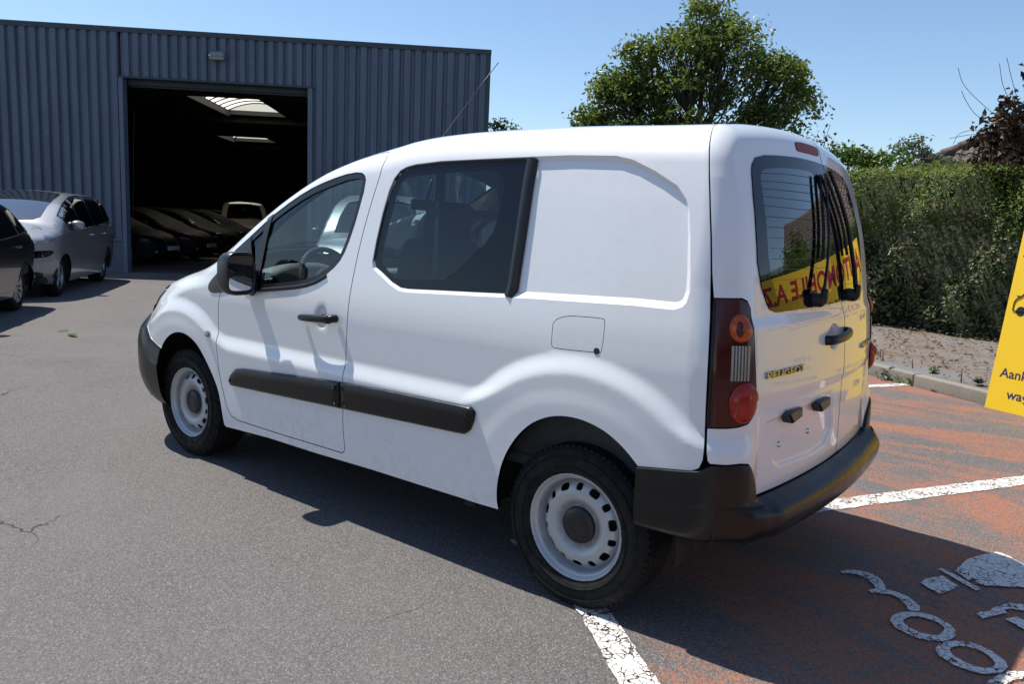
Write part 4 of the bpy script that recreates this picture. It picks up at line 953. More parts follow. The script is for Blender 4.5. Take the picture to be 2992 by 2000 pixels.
    A = Acc(); P = S_.surf(np.array([2.55]*12), np.array([b90(2.55)+q for q in np.linspace(.02, .59, 12)]), .012); tube(A, P, .014, 8)
    A.obj('windscreen_wiper', M['trim'], root)
    # aerial
    A = Acc(); bx = 1.425; z0 = float(S_.T(np.array([bx]), np.array([.25]))[0]) 
    tube(A, [(bx+.03, .25, z0-.02), (bx, .25, z0+.012), (bx-.03, .25, z0+.03)], [.022, .016, .007], 10); tube(A, [(bx-.02, .25, z0+.026), (bx-.46, .25, z0+.44)], [.0038, .0022], 8)
    A.obj('aerial', M['trim'], root)
    interior(root)
    # floor pan
    A = Acc(); bevel_box(A, (1.31, 0, .29), (1.80, 1.46, .06), .02); bevel_box(A, (1.4, 0, .36), (3.9, 1.10, .12), .02); bevel_box(A, (.05, 0, .43), (1.0, 1.14, .22), .04)
    tube(A, [(0, -.75, .315), (0, .75, .315)], .045, 12); tube(A, [(2.728, -.7, .315), (2.728, .7, .315)], .035, 12); tube(A, [(1.9, -.25, .24), (.4, -.25, .24), (-.1, -.4, .30), (-.35, -.4, .34)], .035, 10)
    bevel_box(A, (2.10, .845, .255), (.05, .04, .03), .004); bevel_box(A, (.52, .845, .28), (.06, .04, .04), .004)
    A.obj('underbody', M['under'], root)
    for x, y, sp in ((RC[0], .865, .35), (FC[0], .845, 1.2)):
        add_wheel(root, x, y, .315, True, sp); add_wheel(root, x, -y, .315, False, sp+.5)
    return root

def door_handle(A):
    P = S_.surf(np.array([1.595, 1.352]), np.array([.944, .962]), 0.)
    a, b = P[0], P[1]; o = np.array([0, 1., 0])
    L = chaikin([a + o*.004, a + o*.026, a*.7 + b*.3 + o*.040, a*.35 + b*.65 + o*.042, b + o*.034, b + o*.004], 2, False)
    tube(A, L, np.concatenate([np.linspace(.013, .018, len(L)//2), np.full(len(L)-len(L)//2, .0185)]), 12, flat=1.0)
    bevel_box(A, tuple(b*.86 + a*.14 + o*.034), (.058, .026, .044), .009)
    lathe(A, [(.001, .0505), (.009, .050), (.011, .046)], 16, axis='y', cy=tuple((b*.88 + a*.12) * np.array([1, 1, 1])))
def moulding(A, poly):
    """rounded strip lying on the flank"""
    offs = [(0., -.004), (0., .012), (.006, .019), (.016, .023), (.04, .0245)]
    rings = []
    L0 = resample(poly, .02)
    for d, o_ in offs:
        Q = inset(L0, d) if d else L0
        rings.append(S_.surf(Q[:, 0], Q[:, 1], o_))
    n = len(L0); c = L0.mean(0)
    loft(A, rings, cap=False)
    Q = inset(L0, .04); V, T_, _e = triangulate([Q], np.zeros((0, 2)))
    P = S_.surf(V[:, 0], V[:, 1], .0245); g = np.cross(P[T_[:, 1]]-P[T_[:, 0]], P[T_[:, 2]]-P[T_[:, 0]]); fl = g[:, 1] < 0; T_[fl] = T_[fl][:, ::-1]
    A.add(P, T_.tolist())
def badge(parent, txt, s0, b0, width, height):
    v, f = text_mesh(txt, 1.0, 0.0, bold=.012); w = v[:, 0].max()-v[:, 0].min(); h = v[:, 1].max()-v[:, 1].min()
    u = s0 - (v[:, 0]-v[:, 0].min())/w*width; t = b0 + (v[:, 1]-v[:, 1].min())/h*height
    A = Acc(); P1 = S_.surf(u, t, .009); P0 = S_.surf(u, t, .0)
    A.add(P1, f)
    # side walls along boundary edges
    cnt = {}
    for q in f:
        for i in range(len(q)):
            e = (q[i], q[(i+1) % len(q)]); k = tuple(sorted(e)); cnt[k] = None if k in cnt else e
    n = len(P1); A.add(np.vstack([P1, P0]), [(e[1], e[0], e[0]+n, e[1]+n) for e in cnt.values() if e])
    A.obj('badge', M['badge'], parent, auto=30)

def mirror(root, sgn):
    # housing rings from the outer tip inwards; glass faces the rear
    A = Acc()
    cx, cy, cz = 1.968, 1.022, 1.133
    def ring(x, wy, hz, dy=0., dz=0., e=.55, n=36):
        return [(x, cy+dy+wy*math.copysign(abs(math.cos(u))**e, math.cos(u)), cz+dz+hz*math.copysign(abs(math.sin(u))**e, math.sin(u))) for u in np.linspace(0, 2*math.pi, n, endpoint=False)]
    rings = [ring(cx+.074, .020, .035), ring(cx+.070, .046, .062), ring(cx+.050, .068, .090), ring(cx+.022, .078, .102), ring(cx-.01, .082, .107), ring(cx-.045, .083, .108), ring(cx-.056, .080, .105), ring(cx-.058, .074, .099), ring(cx-.045, .070, .094)]
    loft(A, rings, cap=True)
    # foot on the door
    tube(A, chaikin([(2.03, .875, 1.050), (2.02, .905, 1.062), (1.985, .955, 1.078)], 1, False), .046, 14, flat=.9)
    bevel_box(A, (2.03, .888, 1.085), (.085, .030, .125), .014)
    h = (A if sgn > 0 else A.mirror()).obj('wing_mirror', M['trim'], root, auto=50)
    B = Acc()
    g = [ring(cx-.047, .066, .040, dz=.048, e=.5), ring(cx-.047, .064, .036, dz=-.048, e=.5)]
    for q in g: B.add(q, [tuple(reversed(range(36)))])
    (B if sgn > 0 else B.mirror()).obj('mirror_glass', M['mirror'], h, smooth=False)

def bumpers(root):
    # rear: profile (outward, height) swept round the tail
    half = np.concatenate([np.linspace(-.27, -.42, 8), np.linspace(-.44, -.75, 26), np.linspace(-.78, SC, 14)])
    A = Acc(); G = []
    full_s = np.concatenate([half, (2*SC - half)[::-1][1:]])
    for s in full_s:
        d = s if s > SC else 2*SC - s
        k = float(sstep(np.array(-d), .53, .70)); 
        top = float(np.interp(-d, [.27, .333, .43, .455, .48, .522, .562, .585, .605, .632, .640, .70, 1.4], [.622, .632, .648, .655, .676, .675, .678, .674, .652, .596, .540, .536, .536]))
        t2 = min(top, .534)
        side = [(-.02, top), (.002, top), (.010, top-.004), (.013, (top+t2)/2), (.013, t2+.003), (.012, t2), (.013, t2-.004), (.014, .505), (.014, .475), (.011, .440), (.003, .415), (-.014, .402), (-.06, .398)]
        rear = [(-.02, top), (.002, top), (.010, top-.004), (.013, (top+t2)/2), (.014, t2+.003), (.030, t2-.002), (.068, t2-.012), (.088, .506), (.094, .488), (.092, .455), (.080, .420), (.055, .402), (.0, .396)]
        pr = [(a[0]*(1-k)+b_[0]*k, a[1]*(1-k)+b_[1]*k) for a, b_ in zip(side, rear)]
        pr = chaikin(pr, 1, False)
        P = S_.surf(np.full(len(pr), s), pr[:, 1], 0.); o_, dd = S_.seeds(np.full(len(pr), s), pr[:, 1])
        G.append(P + dd*pr[:, :1])
    grid(A, G); bp = A.obj('rear_bumper', M['plastic'], root, auto=40)
    for fx in ((lambda s: s), (lambda s: 2*SC - s)):
        A = Acc()
        L = chaikin([(-.498,.405),(-.500,.43),(-.498,.479),(-.503,.520),(-.520,.531),(-.571,.531),(-.63,.531)], 1, False)
        P, N = S_.full(np.array([fx(q) for q in L[:, 0]]), L[:, 1]); k = sstep(-np.array(L[:, 0]), .53, .70)[:, None]
        tube(A, P + N*(.012*(1-k) + .06*k), .0022, 6)
        A.obj('bumper_seam', M['under'], bp)
    # front
    A = Acc(); G = []
    sf = S_.xf + S_.Lf + S_.yp
    hs = np.concatenate([np.linspace(2.928, 3.2, 12), np.linspace(3.22, 3.8, 26), np.linspace(3.84, sf, 10)])
    for s in hs:
        top = float(np.interp(s, [2.928, 3.05, 3.2, 3.37, 3.76, 3.95, sf], [.620, .660, .722, .772, .798, .84, .855]))
        pr = chaikin([(-.02, top), (.004, top), (.020, top-.03), (.034, top-.10), (.040, .52), (.034, .42), (.012, .30), (-.04, .24)], 2, False)
        P = S_.surf(np.full(len(pr), s), pr[:, 1], 0.); o_, dd = S_.seeds(np.full(len(pr), s), pr[:, 1]); G.append(P + dd*pr[:, :1])
    grid(A, G); B = A.mirror(); A.join(B); fb = A.obj('front_bumper', M['plastic'], root, auto=40)
    A = Acc()
    for k in range(4):
        zz = .44 + k*.055; L = np.linspace(3.80, sf, 12); P = S_.surf(L, np.full(12, zz), .045); tube(A, P, .012, 6)
    B = A.mirror(); A.join(B); A.obj('grille', M['under'], fb)
    A = Acc(); L = np.linspace(3.86, sf, 12); tube(A, S_.surf(L, np.full(12, .70), .045), .012, 8); B = A.mirror(); A.join(B); A.obj('grille_trim', M['chrome'], fb)

def seat(A, x, y, w=.50):
    bevel_box(A, (x+.22, y, .86), (.50, w, .16), .06, seg=3)
    rot = Matrix.Rotation(R(-14), 3, 'Y'); bevel_box(A, (x-.07, y, 1.09), (.15, w-.02, .52), .06, rot, seg=4)
    bevel_box(A, (x-.155, y, 1.425), (.11, .285, .20), .05, rot, seg=5)
    for yy in (-.06, .06): tube(A, [(x-.13, y+yy, 1.30), (x-.15, y+yy, 1.38)], .008, 8)
    bevel_box(A, (x+.2, y, .68), (.46, w-.08, .28), .02)
def interior(root):
    for y in (.40, -.40):
        A = Acc(); seat(A, 1.27, y); A.obj('seat', M['fabric'], root)
    # dashboard: one loft across the cabin, with hoods over the dials
    A = Acc(); G = []
    for y in np.linspace(-.80, .80, 33):
        hump = .060*math.exp(-((y-.38)/.19)**4) + .02*math.exp(-(y/.18)**4); 
        G.append([(2.66, y, 1.07), (2.50, y, 1.095+hump*.2), (2.34, y, 1.10+hump*.8), (2.24+.0*hump, y, 1.10+hump), (2.215, y, 1.075+hump*.7), (2.235, y, .98), (2.20, y, .82), (2.30, y, .66)])
    grid(A, G); A.obj('dashboard', M['dash'], root)
    for y in (.66, -.66, .09, -.09):
        A = Acc(); lathe(A, [(.040, -.02), (.046, -.035), (.050, -.03), (.050, .03)], 22, axis='x', cy=(2.205, y, 1.045)); lathe(A, [(.001, .0), (.040, .0)], 22, axis='x', cy=(2.20, y, 1.045), mi=1)
        A.obj('air_vent', [M['dash'], M['under']], root)
    A = Acc(); t = np.linspace(0, 2*math.pi, 40); rot = Matrix.Rotation(R(24), 3, 'Y')
    ringp = [np.array(rot @ Vector((0, .185*math.cos(u), .185*math.sin(u)))) + np.array([2.02, .39, 1.075]) for u in t]
    tube(A, ringp, .016, 10, cap=False)
    for u in (0, math.pi, -math.pi/2): tube(A, [np.array(rot @ Vector((.02, .17*math.cos(u), .17*math.sin(u)))) + np.array([2.02, .39, 1.075]), np.array([2.05, .39, 1.06])], .018, 8, flat=.6)
    lathe(A, [(.001, -.03), (.06, -.02), (.075, .02)], 24, axis='x', cy=(2.045, .39, 1.065)); tube(A, [(2.05, .39, 1.06), (2.3, .39, .95)], .03, 10)
    A.obj('steering_wheel', M['interior'], root)
    A = Acc()                                                       # ladder partition behind the seats
    x0 = .93
    for y in (.66, .22, -.22, -.66): tube(A, [(x0+.02, y, .60), (x0, y, 1.72)], .022, 8)
    for z in (1.10, 1.47): tube(A, [(x0+.01, -.72, z), (x0+.01, .72, z)], .020, 8)
    bevel_box(A, (x0, 0, .85), (.02, 1.55, .50), .005)
    A.obj('partition', M['trim'], root)
    A = Acc(); bevel_box(A, (.9, 0, .50), (2.5, 1.60, .05), .01); bevel_box(A, (2.45, 0, .72), (.08, 1.5, .60), .02)
    for sy in (1, -1): bevel_box(A, (.02, sy*.70, .66), (.80, .20, .34), .05)
    A.obj('cabin_floor', M['interior'], root)
    A = Acc(); bevel_box(A, (1.66, 0, 1.52), (.025, .24, .065), .015, seg=3); tube(A, [(1.66, 0, 1.54), (1.62, 0, 1.66)], .010, 8); A.obj('rear_view_mirror', M['trim'], root)
# ---------------------------------------------------------------- foliage
def leaf_mat(name, cols, gloss=.35, transl=.35, tcol=None):
    m, nt, o = new_mat(name); rnd = nt.nodes.new('ShaderNodeNewGeometry').outputs['Random Per Island']
    c = ramp(nt, rnd, [(i/(len(cols)-1), q) for i, q in enumerate(cols)])
    b = nd(nt, 'ShaderNodeBsdfPrincipled', {'Base Color': c, 'Roughness': gloss, 'Specular IOR Level': .45})
    t = nd(nt, 'ShaderNodeBsdfTranslucent', {'Color': mixc(nt, .5, c, tcol or (.16, .22, .03))})
    nt.links.new(nd(nt, 'ShaderNodeMixShader', {0: transl, 1: b.outputs[0], 2: t.outputs[0]}).outputs[0], o.inputs[0]); return m
M['leaf'] = leaf_mat('walnut_leaf', [(.056, .082, .016), (.098, .142, .026), (.145, .195, .040), (.19, .235, .068)], .36, .56)
M['hedge_leaf'] = leaf_mat('hedge_leaf', [(.055, .082, .026), (.105, .145, .042), (.155, .195, .068), (.25, .28, .150), (.25, .20, .12)], .42, .40)
M['conifer'] = leaf_mat('conifer_spray', [(.075, .125, .014), (.14, .215, .024), (.19, .265, .036), (.19, .16, .05)], .6, .40)
M['bright_leaf'] = leaf_mat('fresh_leaf', [(.06, .12, .02), (.10, .18, .03), (.15, .23, .05)], .35, .4)
M['grey_leaf'] = leaf_mat('grey_green_leaf', [(.050, .065, .038), (.085, .105, .065), (.12, .14, .10)], .5, .3)
M['dead_leaf'] = leaf_mat('withered_leaf', [(.018, .011, .008), (.040, .023, .015), (.075, .045, .026), (.13, .085, .05)], .7, .15, (.10, .05, .02))
M['bark'] = pbr('bark', (.060, .050, .040), .9, var=.35, vscale=14, bumps=(40, .6, .02)); M['twig'] = pbr('twig', (.11, .085, .062), .85, var=.3, vscale=20)
M['litter'] = leaf_mat('dry_leaf', [(.16, .11, .06), (.25, .18, .10), (.36, .28, .17), (.10, .07, .045)], .7, .15, (.2, .12, .05))
def leaves(A, P, N, size, rg, aspect=.5, fold=.25, jitter=.9, mi=0):
    """folded pointed leaves at P, facing roughly N"""
    n = len(P); N = N + rg.normal(0, jitter, (n, 3)); N /= np.linalg.norm(N, axis=1, keepdims=True)
    T_ = rg.normal(0, 1, (n, 3)); T_ -= N*(T_*N).sum(1, keepdims=True); T_ /= np.linalg.norm(T_, axis=1, keepdims=True); B = np.cross(N, T_)
    s = (np.asarray(size)*rg.uniform(.65, 1.3, n))[:, None]
    tip = P + T_*s*.5; base = P - T_*s*.5; l = P + B*s*aspect*.5 + N*s*fold*.35; r_ = P - B*s*aspect*.5 + N*s*fold*.35
    V = np.stack([base, r_, tip, l], 1).reshape(-1, 3); i = np.arange(n)*4
    F_ = np.stack([np.stack([i, i+1, i+2], 1), np.stack([i, i+2, i+3], 1)], 1).reshape(-1, 3)
    A.v.append(V); A.n.append(np.zeros_like(V)); A.f.extend([tuple(q) for q in (F_ + A.k).tolist()]); A.m.extend([mi]*len(F_)); A.k += len(V); return A
def limb(A, a, b, r0, r1, rg, wob=.08, n=6):
    a = np.array(a, float); b = np.array(b, float); L = np.linalg.norm(b-a); t = np.linspace(0, 1, n)[:, None]
    P = a + (b-a)*t + np.sin(t*math.pi)*rg.normal(0, wob*L, 3); P += rg.normal(0, wob*L*.12, P.shape)*np.sin(t*math.pi)
    tube(A, P, np.linspace(r0, r1, n), 7, cap=False); return P
def crown(name, base, lobes, label, cat, nclump, per, lsize, mat, seed, trunk_r=.16, fork=.35, spread=.30, group=None):
    """lobes: (centre, radii, weight). Limbs run from the fork to every lobe, branchlets to every clump of leaves."""
    rg = np.random.default_rng(seed); base = np.array(base, float)
    root = empty(name, tuple(base), 0, label, cat, group); loc = lambda p: np.asarray(p) - base
    W_ = Acc(); Lf = Acc(); top = np.mean([np.array(l[0]) for l in lobes], 0); fk = base + (top-base)*fork
    limb(W_, loc(base), loc(fk), trunk_r, trunk_r*.72, rg, .03, 7)
    ws = np.array([l[2] for l in lobes], float); ws /= ws.sum()
    for (c, r_, w), wn_ in zip(lobes, ws):
        c = np.array(c, float); r_ = np.array(r_, float); hub = fk + (c-fk)*.62
        limb(W_, loc(fk), loc(hub), trunk_r*.55, trunk_r*.26, rg, .06, 7)
        k = max(3, int(nclump*wn_)); d = rg.normal(0, 1, (k, 3)); d /= np.linalg.norm(d, axis=1, keepdims=True)
        d[:, 2] = np.where(d[:, 2] < -.55, -d[:, 2]*.6, d[:, 2]); q = c + d*r_*(rg.uniform(.25, 1.04, (k, 1))**.6)
        for j, p in enumerate(q):
            if j % 2 == 0:
                mid = hub + (p-hub)*.5 + rg.normal(0, .12, 3); limb(W_, loc(hub), loc(mid), trunk_r*.16, trunk_r*.08, rg, .08, 4); limb(W_, loc(mid), loc(p), trunk_r*.08, .006, rg, .08, 4)
            n = int(per*rg.uniform(.55, 1.4)); o_ = rg.normal(0, 1, (n, 3)); o_ /= np.linalg.norm(o_, axis=1, keepdims=True); o_ *= spread*rg.uniform(.1, 1.15, (n, 1))*rg.uniform(.7, 1.2)
            o_[:, 2] *= .75; nrm = o_/spread*.6 + np.array([0, 0, .7]); leaves(Lf, loc(p) + o_, nrm, np.full(n, lsize), rg)
    W_.obj('trunk', M['bark'], root); f = Lf.obj('crown', mat, root, smooth=False); f['kind'] = 'stuff'
    return root
# big walnut behind the van
crown('walnut_tree', (7.9, -16.6, 0), [((8.0,-16.6,4.9),(1.7,1.6,1.25),3.2),((8.35,-16.4,6.1),(1.05,1.3,.85),2.4),((7.35,-16.8,6.05),(1.05,1.3,1.0),2.4),((7.85,-16.6,6.95),(.62,.9,.62),1.1),((9.75,-15.6,4.65),(.85,.9,.85),2.2),((10.4,-15.2,4.15),(.50,.7,.55),1.2),((9.15,-15.9,5.15),(.55,.8,.55),1.1),((9.9,-15.55,5.1),(.65,.8,.62),1.6),((9.25,-15.9,5.9),(.62,.8,.6),1.3),((5.95,-17.45,5.5),(.5,.8,.5),1.0),((10.2,-15.3,3.6),(.7,.8,.4),.8),
      ((6.3,-17.3,5.35),(.72,1.0,.75),1.5),((5.65,-17.55,4.75),(.50,.8,.70),1.0),((6.4,-17.2,4.2),(.9,1.1,.7),1.4),((9.1,-15.9,4.0),(1.3,1.2,.6),1.6),((7.6,-16.6,3.8),(1.6,1.4,.7),1.6)],
      'large round leafy tree with open green crown rising above the van roof', 'tree', 860, 28, .140, M['leaf'], 11, .22, .42, .36)
# what grows behind and beside the hedge
crown('shrub', (2.35, -11.3, 0), [((2.55,-11.2,2.72),(.55,.4,.30),1.4),((1.95,-11.3,2.70),(.45,.4,.24),1),((3.3,-11.2,2.6),(.5,.4,.25),.8)], 'bright green shrub poking over the hedge right beside the van', 'shrub', 60, 42, .10, M['bright_leaf'], 21, .05, .75, .20)
crown('small_tree', (2.15, -17.2, 0), [((2.75,-17.0,3.35),(.50,.4,.30),1),((2.1,-17.2,3.15),(.55,.4,.28),1),((2.72,-17.0,3.62),(.20,.2,.20),.4)], 'grey-green bush behind the hedge left of the tiled roof', 'tree', 40, 34, .10, M['grey_leaf'], 22, .06, .7, .26)
crown('slender_tree', (11.6, -12.9, 0), [((11.35,-12.4,3.65),(.35,.3,.45),1),((10.95,-12.7,3.5),(.25,.3,.30),.6)], 'tip of a green tree showing past the right corner of the warehouse', 'tree', 26, 30, .10, M['leaf'], 23, .05, .7, .24)
# clipped hedge
def hedge():
    rg = np.random.default_rng(5); root = empty('hedge', (H0[0], H0[1], 0), 0, 'tall clipped green hedge with browned patches behind the kerb and planting strip', 'hedge')
    off = np.array([H0[0], H0[1], 0]); T0, T1, TH_, TOP = -8.2, 10.0, 1.15, 2.42
    def sheetpts(n, top=False):
        t = rg.uniform(T0, T1, n)
        if top: d = rg.uniform(.0, TH_, n); z = TOP + rg.normal(0, .035, n) + .03*np.sin(t*2.1); nn = np.tile([0, 0, 1.], (n, 1))
        else:
            z = TOP*rg.uniform(0, 1, n)**.85; bul = .09*np.sin(t*2.3+z*1.7)+.07*np.sin(t*5.1-z*3.1)+.05*np.sin(t*11+z*7); d = bul + np.abs(rg.normal(0, .10, n)) - .05*np.sin(z/TOP*math.pi) - .10*sstep(z, 1.5, 1.9) + .10*(z < .25)
            nn = np.tile([-HN[0]+.55, -HN[1], 1.0], (n, 1))
        p = np.stack([H0[0]+HD[0]*t+HN[0]*d, H0[1]+HD[1]*t+HN[1]*d, z+.06], 1) - off
        return p, nn, t, z
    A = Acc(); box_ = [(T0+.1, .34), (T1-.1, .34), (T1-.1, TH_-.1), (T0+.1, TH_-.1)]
    q = [hpt(t, d)-off[:2] for t, d in box_]; A.add([(x, y, z) for z in (.0, TOP-.03) for x, y in q], [(0,1,2,3),(4,5,6,7),(0,1,5,4),(1,2,6,5),(2,3,7,6),(3,0,4,7)]); A.obj('shade_core', pbr('hedge_shade', (.022, .024, .014), .95), root)  # solid dark box; the hedge's inner shade is put into its colour
    def visible(t): return (t > -4.2) & (t < 3.6)
    P, Nn, t, z = sheetpts(60000); w = .5+.5*np.sin(t*1.3+2)*np.sin(z*2.2+t*.6); lim = 1.66 + .14*np.sin(t*1.9) + .10*np.sin(t*4.3+1)
    keep = (z < lim + rg.normal(0, .10, len(z))) & (visible(t) | (rg.uniform(0, 1, len(t)) < .35))
    A = Acc(); leaves(A, P[keep], Nn[keep], np.full(keep.sum(), .078), rg, .48, .3, .75); o = A.obj('foliage', M['hedge_leaf'], root, smooth=False); o['kind'] = 'stuff'
    brown = (np.sin(P[:, 0]*1.9+1)*np.sin(P[:, 2]*2.7+P[:, 0]*.8) > .55) & (z < 1.9)
    A = Acc(); k = brown & (rg.uniform(0, 1, len(t)) < .30); leaves(A, P[k] - np.array([HN[0], HN[1], 0])*.05, Nn[k], np.full(k.sum(), .065), rg, .45, .4, .8); o = A.obj('dry_leaves', M['litter'], root, smooth=False); o['kind'] = 'stuff'
    A = Acc()
    P1, N1, t1, z1 = sheetpts(90000); k = (z1 > 1.48 + .14*np.sin(t1*1.9)) & (visible(t1) | (rg.uniform(0, 1, len(t1)) < .4)); P2, N2, t2, z2 = sheetpts(20000, True); k2 = visible(t2) | (rg.uniform(0, 1, len(t2)) < .4)
    leaves(A, P1[k], N1[k]+np.array([0, 0, .35]), np.full(k.sum(), .075), rg, .30, .15, .75); leaves(A, P2[k2], N2[k2], np.full(k2.sum(), .085), rg, .22, .1, .9); o = A.obj('clipped_top', M['conifer'], root, smooth=False); o['kind'] = 'stuff'
    A = Acc()
    for i in range(60):
        t_ = rg.uniform(-4, 3.5); z_ = rg.uniform(.8, 2.4); p = np.array([*hpt(t_, -.04), z_]) - off; limb(A, p, p + rg.normal(0, .16, 3), .004, .002, rg, .2, 4)
    o = A.obj('twigs', M['twig'], root); o['kind'] = 'stuff'
    return root
hedge()
def withered(name, base, stems, label, nleaf, seed, lsize=.085, bare=()):
    rg = np.random.default_rng(seed); base = np.array(base, float); root = empty(name, tuple(base), 0, label, 'climber'); W_ = Acc(); Lf = Acc()
    for e, dens in stems:
        e = np.array(e, float); a = base + rg.normal(0, .05, 3)*np.array([1, 1, 0]); P = limb(W_, a-base, e-base, .012, .003, rg, .10, 14)
        for j in range(5):
            k = rg.integers(6, 13); b = P[k] + rg.normal(0, .17, 3) + np.array([0, 0, .08]); limb(W_, P[k], b, .004, .0018, rg, .2, 5)
            n = int(nleaf*dens*rg.uniform(.3, 1)); 
            if n: leaves(Lf, b + rg.normal(0, .075, (n, 3)) + np.array([0, 0, -.06]), np.tile([.3, .8, .1], (n, 1)), np.full(n, lsize), rg, .5, .9, .8)
        n = int(nleaf*dens*2)
        if n: ii = rg.integers(5, 14, n); leaves(Lf, P[ii] + rg.normal(0, .09, (n, 3)) - np.array([0, 0, .05]), np.tile([.3, .8, .1], (n, 1)), np.full(n, lsize), rg, .5, .9, .8)
    for pts in bare: tube(W_, chaikin(np.array(pts)-base, 2, False), .0042, 5)
    W_.obj('stems', M['twig'], root); o = Lf.obj('withered_leaves', M['dead_leaf'], root, smooth=False); o['kind'] = 'stuff'; return root
withered('withered_climber', (-.05, -9.93, 2.1), [((.09,-9.94,3.55),1),((.02,-9.9,3.35),1),((.26,-9.92,3.25),.8),((-.15,-9.95,3.75),.9),((.13,-9.93,2.95),1.2),((-.05,-9.9,3.15),1.5),((-.28,-9.9,3.4),1.4),((.35,-9.91,3.1),.6),((-.40,-9.8,3.0),1.5),((-.55,-9.8,3.3),1.4),((-.2,-9.8,2.75),1.8),((.05,-9.82,2.65),1.4),((-.35,-9.8,2.6),1.6),((-.75,-9.8,3.0),1.3)],
   'dead brown climbing plant hanging over the hedge at the right edge', 34, 31, .11,
   [[(.2,-9.9,3.2),(.45,-9.88,3.42),(.70,-9.85,3.68),(.78,-9.84,3.92)],[(.25,-9.9,3.1),(.50,-9.87,3.25),(.66,-9.86,3.5),(.70,-9.85,3.6)],[(.15,-9.9,2.9),(.40,-9.88,2.99),(.60,-9.86,2.97),(.78,-9.85,2.93)],[(.0,-9.9,3.3),(.2,-9.9,3.6),(.28,-9.9,3.95)],[(-.05,-9.9,3.3),(.10,-9.9,3.7),(.20,-9.9,4.02)],[(.2,-9.9,3.0),(.5,-9.86,3.05),(.68,-9.85,3.0),(.72,-9.84,2.85)]])
withered('withered_plant', (2.5, -9.6, 2.0), [((2.42,-9.4,2.98),.9),((2.36,-9.35,3.0),.8),((2.60,-9.4,2.85),.8),((2.5,-9.4,2.75),1),((2.75,-9.5,2.75),.6)], 'withered brown plant showing above the right rear corner of the van roof', 12, 32, .07,
   [[(2.5,-9.5,2.6),(2.40,-9.4,2.9),(2.34,-9.38,3.14)],[(2.6,-9.5,2.6),(2.72,-9.45,2.95),(2.66,-9.42,3.10)]])
# weeds by the kerb, leaf litter, loose leaves on the tarmac
def weed(loc, label, seed, r, n, mats):
    rg = np.random.default_rng(seed); root = empty('weed', loc, 0, label, 'weed', None); A = Acc(); W_ = Acc()
    for i in range(9):
        e = rg.normal(0, r*.6, 3); e[2] = abs(e[2])*.7 + .03; limb(W_, (0, 0, 0), e, .004, .002, rg, .15, 5)
    o_ = rg.normal(0, 1, (n, 3)); o_ /= np.linalg.norm(o_, axis=1, keepdims=True); o_ *= r*rg.uniform(.2, 1, (n, 1)); o_[:, 2] = np.abs(o_[:, 2])*.8 + .015
    leaves(A, o_, o_/r + np.array([0, 0, .6]), np.full(n, .05), rg, .6, .3, .5); W_.obj('stems', M['twig'], root); q = A.obj('leaves', mats, root, smooth=False); q['kind'] = 'stuff'
weed((.30, -5.50, .006), 'pale low weed against the kerb nearest the van', 41, .14, 70, M['grey_leaf']); weed((.10, -5.42, .006), 'taller yellow-green weed growing at the kerb joint', 42, .13, 130, M['bright_leaf'])
weed((-.05, -5.75, .10), 'tiny weed on the planting strip just behind the kerb', 43, .06, 30, M['bright_leaf']); weed((-.50, -5.45, .10), 'small grassy tuft behind the kerb near the yellow board', 44, .07, 35, M['grey_leaf'])
def litter():
    rg = np.random.default_rng(9); A = Acc(); n = 2600; q = rg.uniform(.02, .98, n)**.75; t = rg.uniform(-3.2, 4.5, n); a = np.array([kpt(v, .13) for v in t]); b = np.array([hpt(v*1.1-.2, .1) for v in t])
    p = a*(1-q[:, None]) + b*q[:, None]; P = np.c_[p, .105 + .05*q + rg.uniform(0, .015, n)]; leaves(A, P, np.tile([0, 0, 1.], (n, 1)), rg.uniform(.025, .075, n), rg, .4, .5, .35)
    o = A.obj('leaf_litter', M['litter'], None, smooth=False); o['kind'] = 'stuff'
litter()
def loose(loc, size, label, mat, seed, group=None, cnt=1):
    rg = np.random.default_rng(seed); A = Acc(); n = 7; t = np.linspace(-1, 1, n); w = np.sqrt(np.clip(1-t*t, 0, 1))*.36
    G = [[(x*size/2, s*ww*size/2, .006 + .10*size*abs(s) + .05*size*math.sin(3*x+seed)) for s in (-1, 0, 1)] for x, ww in zip(t, w)]; grid(A, G)
    tube(A, [(size*.48, 0, .008), (size*.75, .01, .012)], .0015, 4); o = A.obj('fallen_leaf', mat); o.location = loc; o.rotation_euler = (0, 0, rg.uniform(0, 6)); tag(o, label, 'leaf', group)
loose((7.55, -.54, 0), .20, 'larger yellow-green leaf lying on the grey tarmac in the yard', M['bright_leaf'], 1); loose((7.95, -.62, 0), .10, 'smaller pale leaf on the tarmac just beyond the larger leaf', M['bright_leaf'], 2)
loose((-.24, -5.20, .006), .20, 'curled brown dead leaf lying against the kerb', M['litter'], 3)
for p, L in (((1.99, 1.94), .03), ((1.59, 1.85), .03)): pass
# pegs of the planting fabric
for i, (x, y) in enumerate(((.62, -6.45), (.50, -6.05), (.18, -5.95), (-.35, -5.50))):
    A = Acc(); tube(A, [(0, 0, -.02), (.01, 0, .10 + .03*(i % 2))], .006, 5); o = A.obj('fabric_peg', M['twig']); o.location = (x, y, .09); tag(o, ('thin peg in the planting strip nearest the hedge, close to the van', 'short peg standing in the bare soil right beside the van tail light', 'peg midway between kerb and hedge above the kerb joint', 'rightmost thin peg in the strip, nearest the yellow board')[i], 'peg', 'pegs in the planting strip')
